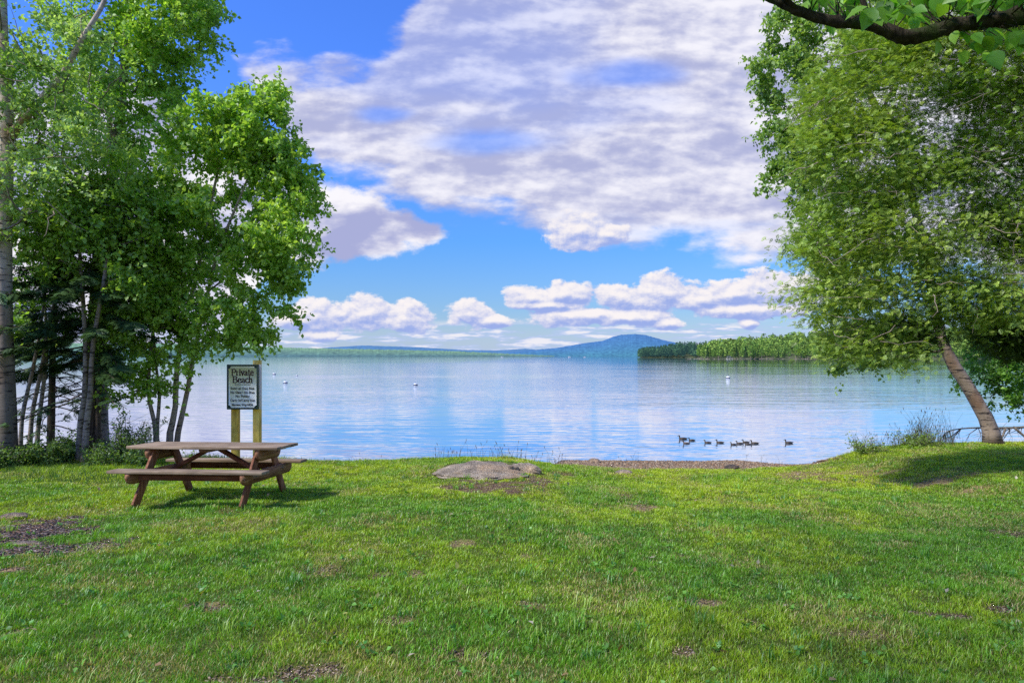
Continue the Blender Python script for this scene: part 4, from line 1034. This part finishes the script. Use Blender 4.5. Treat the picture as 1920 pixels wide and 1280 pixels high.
def sign():
    D=13.7; k=D/F
    cxp=456.5; x=(cxp-CX)*k; z0=EYE-(767-HZ)*k; z1=EYE-(683-HZ)*k; cz=(z0+z1)/2; hh=z1-z0; ww=59*k
    zg=float(H(x,D)); root=thing('beach_sign','grey green private beach notice board on two wooden posts behind the table','sign',(x,D,zg)); root['_o']=[0,0,0]
    o0=zg
    def P(px,w,ptop,dy):
        mb=MB(); xx=(px-cxp)*k; h=EYE-(ptop-HZ)*k-zg; mb.box((xx,dy,h/2-.15),(w,w,h+.3),(0,0,0),.012); mb.c[-1]=mb.c[-1]*(1.1 if px>460 else .95)
        o=mb.build('post',M['post'],root); 
        return o
    P(438,13*k,684.5,.10); P(479,13*k,675,.10)
    zc=cz-zg
    mb=MB(); mb.box((.055,.0,zc),(ww-.02,.03,hh-.005),(0,0,0),.004); mb.build('backing_board',M['sign_back'],root)
    mb=MB(); t=.038
    mb.box((0,-.035,zc+hh/2-t/2),(ww,.03,t),(0,0,0),.004); mb.box((0,-.035,zc-hh/2+t/2),(ww,.03,t),(0,0,0),.004)
    for s in(-1,1): mb.box((s*(ww/2-t/2),-.0353,zc),(t,.0285,hh-2*t+.002),(0,0,0),.003)
    mb.build('frame',M['sign_frame'],root)
    # face panel with scooped corners
    a=ww/2-t+.004; b=hh/2-t+.004; r=.05; pts=[]
    for (sx_,sz_) in((1,1),(-1,1),(-1,-1),(1,-1)):
        arc=[]
        for i in range(7):
            th=i/6*PI/2; arc.append((sx_*(a-r*math.cos(th)),sz_*(b-r*math.sin(th))))
        if sx_*sz_<0: arc=arc[::-1]
        pts+=arc[::-1] if False else arc
    # order: (+,+): from (a-r,b) .. (a,b-r)
    order=[]
    for q in((1,1),(1,-1),(-1,-1),(-1,1)):
        arc=[(q[0]*(a-r*math.cos(i/6*PI/2)),q[1]*(b-r*math.sin(i/6*PI/2))) for i in range(7)]
        if q in((1,-1),(-1,1)): arc=arc[::-1]
        order+=arc
    n=len(order); v=[(p[0],-.046,zc+p[1]) for p in order]+[(p[0],-.018,zc+p[1]) for p in order]
    f=[list(range(n)),list(range(n,2*n))[::-1]]+[[i,(i+1)%n,(i+1)%n+n,i+n] for i in range(n)]
    # corner backing in frame green
    for sx_ in(-1,1):
        for sz_ in(-1,1): mb=MB(); mb.box((sx_*(a-r*.5),-.030,zc+sz_*(b-r*.5)),(r*1.1,.02,r*1.1),(0,0,0),0); mb.build('corner',M['sign_frame'],root)
    mb=MB(); mb.addn(v,f); face=mb.build('face_panel',M['sign_face'],root)
    yy=-.050
    Z=lambda py: EYE-(py-HZ)*k-zg
    tx=-.0*k
    # title in hand-drawn serif strokes
    def strokes(word,zb,cap,xh,xc,adv,sw):
        G={'P':(.78,[((.16,0),(.16,1)),((.16,1),(.45,1),(.68,.9),(.72,.72),(.6,.52),(.4,.46),(.16,.48)),((.02,0),(.32,0)),((.02,1),(.3,1))]),
           'B':(.82,[((.16,0),(.16,1)),((.16,1),(.45,1),(.64,.9),(.66,.74),(.52,.56),(.16,.54)),((.4,.55),(.66,.46),(.74,.26),(.62,.06),(.4,0),(.16,0)),((.02,0),(.2,0)),((.02,1),(.2,1))]),
           'r':(.5,[((.14,0),(.14,.68)),((.14,.5),(.26,.66),(.44,.66)),((.02,0),(.3,0)),((.02,.68),(.14,.68))]),
           'i':(.32,[((.14,0),(.14,.68)),((.14,.86),(.14,.95)),((.02,0),(.28,0)),((.03,.68),(.14,.68))]),
           'v':(.56,[((.06,.68),(.27,0)),((.27,0),(.48,.68)),((0,.68),(.17,.68)),((.4,.68),(.56,.68))]),
           'a':(.58,[((.42,.05),(.42,.5),(.34,.66),(.18,.67),(.08,.58)),((.42,.4),(.2,.36),(.07,.22),(.1,.05),(.24,0),(.42,.12)),((.42,.05),(.54,0))]),
           't':(.42,[((.18,.9),(.18,.12),(.27,0),(.4,.06)),((.02,.66),(.38,.66))]),
           'e':(.56,[((.07,.36),(.48,.38),(.46,.56),(.32,.68),(.16,.62),(.07,.42),(.08,.18),(.2,.02),(.36,0),(.5,.12))]),
           'c':(.52,[((.46,.55),(.34,.68),(.17,.63),(.07,.42),(.08,.18),(.2,.02),(.36,0),(.48,.12))]),
           'h':(.62,[((.13,0),(.13,1)),((.13,.5),(.26,.66),(.4,.66),(.47,.52),(.47,0)),((.02,0),(.26,0)),((.36,0),(.6,0)),((.01,1),(.13,1))])}
        tot=sum(G[c][0]*adv for c in word); x0=xc-tot/2; mb=MB()
        for c in word:
            wd,st=G[c]
            for si,s in enumerate(st):
                P_=np.array(s)*np.array([adv,cap])
                thick=sw*(1.0 if abs(P_[0][0]-P_[-1][0])<.3*adv or len(s)>3 else .45)
                for q in range(len(P_)-1):
                    d=P_[q+1]-P_[q]; l=np.linalg.norm(d); th=thick*(.62+.5*abs(d[1])/(l+1e-9)); u=d/l; nrm=np.array([-u[1],u[0]])*th/2; A=P_[q]-u*th*.3; B=P_[q+1]+u*th*.3
                    quad=[A-nrm,B-nrm,B+nrm,A+nrm]; yq=yy-.0002*(q%3)-.0007*si/3.
                    mb.add([(x0+p[0],yq,zb+p[1]) for p in quad],[(0,1,2,3)])
            x0+=wd*adv
        return mb
    strokes('Private',Z(703.5),11.5*k,0,tx-.0,11.2*k,1.9*k).build('title_text',M['ink_red'],face)
    strokes('Beach',Z(717),11.5*k,0,tx,12.2*k,1.9*k).build('title_text',M['ink_red'],face)
    mb=MB(); mb.box((tx,yy,Z(720.5)),(30*k,.004,.9*k),(0,0,0),0); mb.build('divider',M['ink_black'],face)
    face_off=(0,0,0)
    for body,py,s,sx_ in (('Swim at Own Risk',729.8,6.2,.93),('No Glass • No Fires',737.2,6.2,.86),('No Fishing',744.2,6.2,.95),('Carry In/Carry Out',751.8,6.2,.90),('Martens Way HOA',760,5.6,.86)):
        text_mesh(body,s*k,face,'notice_text',M['ink_black'],tx,yy-.001,Z(py),.0012,.001,sx_)
sign()

# ------------------------------------------------------------------ ducks
def duck_mesh(scale):
    """one closed body: tail, trunk, breast, neck, head lofted along a spine; swims towards -X"""
    sp=[ # x, z, ry, rz
     (.275,.085,.006,.004),(.24,.075,.03,.012),(.19,.06,.065,.035),(.12,.05,.09,.062),(.04,.045,.10,.075),(-.05,.04,.098,.078),(-.12,.045,.08,.072),(-.165,.07,.055,.055),
     (-.178,.11,.036,.036),(-.18,.145,.030,.030),(-.182,.175,.034,.036),(-.195,.20,.037,.035),(-.222,.208,.031,.028),(-.247,.203,.018,.016),(-.255,.20,.004,.004)]
    P=np.array([(a,0,b) for a,b,_,_ in sp]); n=len(sp); T=np.gradient(P,axis=0); T/=np.linalg.norm(T,axis=1)[:,None]
    V=[];C=[];sd_=14
    for i in range(n):
        u=np.array([0,1,0]); w=np.cross(T[i],u); ry,rz=sp[i][2],sp[i][3]
        for k in range(sd_):
            a=2*PI*k/sd_; v=P[i]+u*ry*math.cos(a)+w*rz*math.sin(a); V.append(v)
            x=v[0]; c=np.array([.13,.10,.075])
            if v[2]>.17: c=np.array([.045,.035,.028]) if v[2]>.205 else np.array([.10,.075,.055])
            elif x>.2: c=np.array([.05,.04,.035])
            elif v[2]<.03: c=np.array([.2,.165,.13])
            if abs(math.cos(a))>.55 and -.05<x<.18 and v[2]>.03: c=np.array([.07,.055,.045])
            C.append(c*random.uniform(.85,1.15))
    V=np.array(V)*scale; f=[]
    for i in range(n-1):
        for k in range(sd_): f.append([i*sd_+k,i*sd_+(k+1)%sd_,(i+1)*sd_+(k+1)%sd_,(i+1)*sd_+k])
    f.append(list(range(sd_))[::-1]); f.append([(n-1)*sd_+k for k in range(sd_)])
    return V,f,np.array(C)
def make_duck(scale,label,loc):
    root=thing('duck',label,'duck',(0,0,0),'ducks swimming in a line'); V,f,C=duck_mesh(scale)
    mb=MB(); mb.addn(V,f,C); mb.build('body',M['duck'],root,smooth=True)
    mb=MB(); s=scale
    mb.tube(np.array([(-.248,0,.2),(-.27,0,.196),(-.295,0,.192),(-.305,0,.192)])*s,np.array([.014,.013,.012,.004])*s,8); mb.build('bill',M['bill'],root,smooth=True)
    for t in(-1,1):
        mb=MB(); v=[];n=7
        for i in range(n):
            x=-.06+.26*i/(n-1); h=.045*math.sin(PI*min(1,(i+.6)/(n)))
            v+=[(x,t*(.098-.05*(i/(n-1))**2),.055+h*.6),(x,t*(.104-.05*(i/(n-1))**2),.055-h*.4),(x,t*(.09-.05*(i/(n-1))**2),.055-h)]
        ff=[]
        for i in range(n-1):
            for j in range(2): ff.append([i*3+j,i*3+j+1,i*3+4+j,i*3+3+j])
        mb.addn(np.array(v)*s,ff,np.array([.06,.048,.04])); mb.build('wing',M['duck'],root)
    root.location=tuple(loc); return root
def wpt(px,py): D=(EYE-ZW)*F/(py-HZ); return np.array([(px-CX)/F*D,D,ZW-.012])
DK=[(1280.5,823,.62,'largest duck, mother at the head of the line farthest left'),(1297,825.5,.48,'duckling close behind the mother duck'),(1287,831.5,.47,'duckling nearest the shore just below the mother duck'),
 (1327,830,.49,'lone duckling swimming between the leading trio and the middle group'),(1350,830,.53,'duckling right behind the lone one, ahead of the bunched group'),
 (1375,833.5,.44,'leftmost duckling of the tightly bunched group'),(1386.5,831.5,.47,'second duckling in the bunched group with raised head'),(1398.5,829.5,.50,'duckling farthest out in the bunched group'),(1402.5,833,.44,'duckling nearest the shore in the bunched group'),(1415,831.5,.56,'rightmost duck of the bunched group with a long low back'),(1479,830.5,.58,'straggling duck swimming alone far behind the others')]
protod=None
for i,(px,py,s,lab) in enumerate(DK):
    p=wpt(px,py)
    if protod is None: protod=make_duck(1.0,lab,p); d=protod
    else: d=copy_tree(protod)
    d['label']=lab; d.location=tuple(p); d.scale=(s,s,s); d.rotation_euler=(0,0,RNG.normal(0,.12))

# ------------------------------------------------------------------ mooring buoys, far boats and docks
def buoy(px,py,w,lab):
    p=wpt(px,py); r=w/2*p[1]/F
    root=thing('mooring_buoy',lab,'buoy',p,'mooring buoys on the lake')
    mb=MB(); mb.lathe([(0.01*r,-.4*r),(.8*r,-.3*r),(1.0*r,.05*r),(.98*r,.35*r),(.75*r,.7*r),(.4*r,.9*r),(.01*r,.95*r)],p,16); mb.build('float',M['buoy'],root,smooth=True)
    mb=MB(); mb.lathe([(1.01*r,.02*r),(1.06*r,.1*r),(1.06*r,.28*r),(1.0*r,.34*r)],p,16); mb.build('band',M['buoy_dark'],root,smooth=True)
    mb=MB(); mb.tube([p+[0,0,.9*r],p+[0,0,1.3*r]],.12*r,6); mb.build('ring',M['buoy_dark'],root)
buoy(514,701.5,6,'small cone topped mooring buoy farthest out near the sign'); buoy(535,717.5,8,'white mooring buoy right of the sign, nearest shore of its group')
buoy(556.5,704,4,'tiny dark banded buoy right of the other sign side buoys'); buoy(501,719,2.8,'tiny slim buoy just right of the sign board'); buoy(779,721.5,8,'white mooring buoy alone in the middle of the lake'); buoy(1365,708.5,8,'white mooring buoy alone towards the wooded point on the right')

# ------------------------------------------------------------------ far shores
def ridge(name,D,prof,depth,col,haze,emis,ncol=700,top=None,jag=1.0,kind='structure'):
    xs=np.linspace(prof[0][0],prof[-1][0],ncol); ys=np.interp(xs,[p[0] for p in prof],[p[1] for p in prof])
    k=D/F; hgt=(HZ-ys)*k+(EYE)          # top height
    hgt=hgt+jag*k*(fbm(xs*.35,xs*0,3)-.5)*1.6+jag*k*(RNG.random(ncol)-.5)*.9
    rows=[];cols=[]
    for t,f in((0,ZW-1),(.02,.12),(.12,.35),(.3,.6),(.6,.85),(1.,1.)):
        y=D+depth*t; z=np.full(ncol,ZW-1.) if t==0 else ZW+(hgt-ZW)*f*(1+(0 if t==1 else .1*(fbm(xs*.08,xs*0+t*9,3)-.5)))*( (D+depth*t)/D)
        X=(xs-CX)/F*y; rows.append(np.stack([X,np.full(ncol,y),z],1))
        c=np.array(col[0])*(1-f if f>0 else 1)+np.array(col[1])*(f if f>0 else 0); 
        cc=np.tile(c,(ncol,1))*(.8+.4*fbm(xs*.25,xs*0+t*7,3))[:,None]; cols.append(cc)
    rows.append(rows[-1]+np.array([0,depth*1.,0])*1.0*np.array([0,1,0])-np.array([0,0,1.])*(rows[-1][:,2:3]-ZW+2)); cols.append(cols[-1])
    n=ncol; nr=len(rows); i=np.arange(nr-1)[:,None]*n; j=np.arange(n-1)[None,:]
    f=np.stack([i+j,i+j+1,i+n+j+1,i+n+j],-1).reshape(-1,4)
    mb=MB(); mb.add(np.concatenate(rows),f,np.concatenate(cols)); o=mb.build(name,hillmat(name+'_mat',haze,emis),smooth=False); tag(o,kind=kind); return o
ridge('distant_hills',9000,[(-200,655),(560,656),(620,651),(680,647.5),(730,649),(790,651),(860,655.5),(930,657),(960,655),(985,653.5),(1010,656),(1060,662),(1300,664)],1500,((.05,.1,.14),(.04,.09,.17)),(.10,.24,.48),.62,jag=.3)  # base colours tinted blue for distance haze, besides the glow
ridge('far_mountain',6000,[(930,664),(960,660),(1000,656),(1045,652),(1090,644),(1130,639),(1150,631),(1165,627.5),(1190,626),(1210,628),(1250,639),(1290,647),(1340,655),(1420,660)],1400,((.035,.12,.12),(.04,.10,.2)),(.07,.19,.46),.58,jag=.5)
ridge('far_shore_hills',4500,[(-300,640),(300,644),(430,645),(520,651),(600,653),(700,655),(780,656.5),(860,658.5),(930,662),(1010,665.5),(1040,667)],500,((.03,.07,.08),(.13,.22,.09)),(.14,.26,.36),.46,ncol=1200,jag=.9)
# wooded points on the right
def farforest(name,label,D,prof,x0,x1,n,hpx,c1,c2,conif,depth,haze=None,seed=1):
    mb=MB(); k=D/F
    px=RNG.uniform(x0,x1,n); t=RNG.random(n)
    top=np.interp(px,[p[0] for p in prof],[p[1] for p in prof])
    y=D+depth*t; H0=(HZ-top)*k+EYE-ZW            # crest height over lake
    x=(px-CX)/F*y
    h=np.minimum(hpx*k*RNG.uniform(.7,1.15,n),H0*.95+.5)
    gz=ZW+np.maximum(0,(H0-hpx*k))*t**.8*(y/D)
    for i in range(n):
        m=60; con=RNG.random()<conif
        a=RNG.uniform(0,2*PI,m); f=RNG.random(m)
        if con: r=(1-f)*h[i]*.2; zc=gz[i]+h[i]*(.1+.95*f)
        else: r=h[i]*RNG.uniform(.2,.32)*np.sqrt(np.clip(1-(2*f-1)**2,0,1))*RNG.uniform(.6,1,m); zc=gz[i]+h[i]*(.18+.82*f)
        C=np.stack([x[i]+np.cos(a)*r,y[i]+np.sin(a)*r,zc],1); c=leafcols(m,*((tuple(q*.6 for q in c1),tuple(q*.65 for q in c2)) if con else (c1,c2)))*RNG.uniform(.75,1.25)
        leaves(mb,C,h[i]*(.12 if con else .16),c,0.,.5,.2,.55)
    o=mb.build(name,M['far'] if haze is None else haze); tag(o,label,'forest',kind='stuff'); return o
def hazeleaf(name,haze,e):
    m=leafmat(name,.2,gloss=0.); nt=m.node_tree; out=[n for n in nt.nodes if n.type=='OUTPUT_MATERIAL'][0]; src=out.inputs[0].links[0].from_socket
    em=N(nt,'ShaderNodeEmission'); em.inputs[0].default_value=(*haze,1); em.inputs[1].default_value=e; a=N(nt,'ShaderNodeAddShader'); nt.links.new(src,a.inputs[0]); nt.links.new(em.outputs[0],a.inputs[1]); nt.links.new(a.outputs[0],out.inputs[0]); return m  # bluish emission added to the leaves, painting the haze of the air
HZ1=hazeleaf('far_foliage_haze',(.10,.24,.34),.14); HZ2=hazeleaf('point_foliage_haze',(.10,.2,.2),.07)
profA=[(1195,655),(1210,651),(1240,648),(1260,645),(1275,641),(1300,642),(1340,640),(1400,640)]
profB=[(1303,653),(1312,645),(1325,637),(1345,634),(1380,630),(1400,627.5),(1450,623),(1480,619),(1530,618),(1580,620),(1640,616),(1750,610),(1950,600),(2300,590)]
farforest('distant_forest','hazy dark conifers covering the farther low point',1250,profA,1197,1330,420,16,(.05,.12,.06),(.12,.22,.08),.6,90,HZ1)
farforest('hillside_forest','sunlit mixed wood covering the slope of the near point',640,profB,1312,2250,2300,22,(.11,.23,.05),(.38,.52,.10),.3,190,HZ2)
def landbar(name,D,prof,depth,hpx):
    k=D/F; xs=np.linspace(prof[0][0],prof[-1][0],240); ys=np.interp(xs,[p[0] for p in prof],[p[1] for p in prof]); rows=[]
    Hh=(HZ-ys)*k+EYE-ZW
    for t in(-.06,0,.15,.4,.7,1,1.4):
        y=D+depth*t; z=ZW-1.5+0*xs if t<0 else ZW+.3+np.maximum(0,Hh-hpx*k)*min(1,t)**.8*(y/D)*(1 if t<=1 else 0)
        rows.append(np.stack([(xs-CX)/F*y,np.full(240,y),z],1))
    n=240; nr=len(rows); i=np.arange(nr-1)[:,None]*n; j=np.arange(n-1)[None,:]
    mb=MB(); mb.add(np.concatenate(rows),np.stack([i+j,i+j+1,i+n+j+1,i+n+j],-1).reshape(-1,4),np.array([.10,.12,.06])); tag(mb.build(name,M['ground'],smooth=True),kind='structure')
landbar('far_point_ground',1250,[(1196,655)]+profA[1:],90,16); landbar('near_point_ground',640,[(1306,655),(1312,650)]+profB[2:],190,22)
# trees one can tell apart along the near point's waterline
def shoretree(kind):
    lab={'r':'rounded','c':'conifer'}[kind]; root=thing('shore_tree','far tree','tree',(0,0,0),'trees on the waterline of the near point')
    tb=MB(); h=11.; P=smooth_path([(0,0,-.5),(.15*RNG.normal(),.1,3),(.4*RNG.normal(),.2,6),(.5*RNG.normal(),0,9)],8); tb.tube(P,np.linspace(.28,.08,8),6,col=np.array([1.3,1.2,1.1])); tb.build('trunk',M['bark_grey'],root,smooth=True)
    fb=MB(); m=300; a=RNG.uniform(0,2*PI,m); f=RNG.random(m)
    if kind=='c': r=(1-f)**.8*2.2*RNG.uniform(.4,1,m); z=2.0+f*10
    else:
        r=2.9*np.sqrt(np.clip(1-(2*f-1)**2,0,1))*RNG.uniform(.5,1,m)*(.8+.3*np.sin(3*a)); z=3.2+f*8.3
    C=np.stack([np.cos(a)*r,np.sin(a)*r,z],1)
    c1,c2=((.025,.07,.02),(.06,.13,.03)) if kind=='c' else ((.12,.25,.04),(.36,.52,.09))
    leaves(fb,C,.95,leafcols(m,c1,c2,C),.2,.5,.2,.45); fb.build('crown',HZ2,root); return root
protos=[shoretree('r'),shoretree('r'),shoretree('r'),shoretree('c')]
used=[False]*4
desc=[(1309,'lowest rounded tree at the very tip of the near wooded point'),(1318,'second rounded tree in from the tip of the near point'),(1327,'pale stemmed tree close to the tip of the near point'),(1337,'tree with leaning pale trunk near the tip of the near point'),(1347,'bushy tree above the bare shoreline near the point tip'),(1356,'tree just left of the small dock on the near point'),(1372,'tree just right of the small dock on the near point')]
pos=[d[0] for d in desc]+[1381,1389,1398,1408,1417,1428,1438,1449,1459,1470,1480,1492,1503,1515,1527,1539,1550,1561,1573,1590,1610,1630,1655,1680,1700,1725,1750,1775]
for i,px in enumerate(pos):
    kx=int(RNG.choice([0,1,2,3],p=[.3,.28,.27,.15]))
    if i<2: kx=i
    if i==3: kx=2
    if i==5: kx=3
    if not used[kx]: t=protos[kx]; used[kx]=True
    else: t=copy_tree(protos[kx])
    D=632+RNG.uniform(-3,6)
    if px<1345: D+=4
    t.location=((px-CX)/F*D,D,ZW+.2); s=RNG.uniform(.6,1.05)*(.85 if px<1330 else 1); t.scale=(s,s,s*RNG.uniform(.85,1.2)); t.rotation_euler=(0,0,RNG.uniform(0,6.28))
    nx=[ 'rounded bright green','leafy light green','broad bushy green','dark pointed conifer'][kx]
    t['label']=desc[i][1] if i<len(desc) else nx+' tree on the wooded near point waterline, right of the dock' if px<1560 else nx+' tree on the far waterline seen under the cedar'
def rockbar():
    mb=MB(); D=650
    for i in range(220):
        px=RNG.uniform(1283,1560); x=(px-CX)/F*D; y=D-12+RNG.uniform(-6,4); s=RNG.uniform(.25,.8)
        ico=np.array([(0,0,1),(.9,0,.2),(0.2,.9,.2),(-.9,.1,.1),(0,-.9,.2),(0,0,-.5)])*s*(1+RNG.normal(0,.15,(6,3)))*np.array([1.6,1,.6])+np.array([x,y,ZW+.05]); mb.add(ico,np.array([(0,1,2),(0,2,3),(0,3,4),(0,4,1)]),np.array([1,1,1])*RNG.uniform(.6,1.4))
    tag(mb.build('shore_rocks',M['rock']),'line of grey stones at the water edge of the wooded point','rocks',kind='stuff')
rockbar()
def dock():
    D=628; c=np.array([(1367-CX)/F*D,D,ZW]); root=thing('dock','small grey dock with a white boat shelter at the wooded point','dock',c)
    mb=MB(); mb.box(c+[0,0,.45],(5.5,2.5,.2)); 
    for sx_ in(-2.5,0,2.5): mb.tube([c+[sx_,-1.1,-.6],c+[sx_,-1.1,1.0]],.12,6)
    mb.build('deck',M['sign_back'],root)
    mb=MB(); mb.box(c+[-.3,0,2.3],(3.6,2.2,.2),(0,0,0),.05); 
    for sx_ in(-1.8,1.2): mb.tube([c+[sx_,-.8,.5],c+[sx_,-.8,2.3]],.07,6)
    mb.build('canopy',M['boat'],root)
dock()
def boat(px,D,lab,s=1.):
    c=np.array([(px-CX)/F*D,D,ZW]); root=thing('boat',lab,'boat',c,'boats far out on the lake'); L=5*s
    v=[];n=7
    for i in range(n):
        t=i/(n-1); w=.9*s*math.sin(PI*(.28+.72*(1-t))) if t<1 else .02; w=.95*s*(1-t**2.6)+.02
        for (yy,zz) in((-w,.75*s+.3*t*s),(-w*.7,.05),(0,-.25),(w*.7,.05),(w,.75*s+.3*t*s)): v.append((c[0]-L/2+L*t,c[1]+yy,c[2]+zz))
    f=[]
    for i in range(n-1):
        for j in range(4): f.append([i*5+j,i*5+j+1,(i+1)*5+j+1,(i+1)*5+j])
    f.append([0,1,2,3,4]); f+= [[i*5,(i+1)*5,(i+1)*5+4,i*5+4] for i in range(n-1)]
    mb=MB(); mb.addn(v,f); mb.build('hull',M['boat'],root)
    mb=MB(); mb.box(c+[-.2*s,0,1.1*s],(1.5*s,1.2*s,.8*s),(0,0,0),.1*s); mb.build('cabin',M['buoy'],root)
boat(1067,1500,'white speck of a boat left of the mountain foot',1.4); boat(1096,1500,'white speck of a boat under the mountain slope',1.2); boat(941,1500,'white speck of a boat below the low middle hills',1.3)
clean()
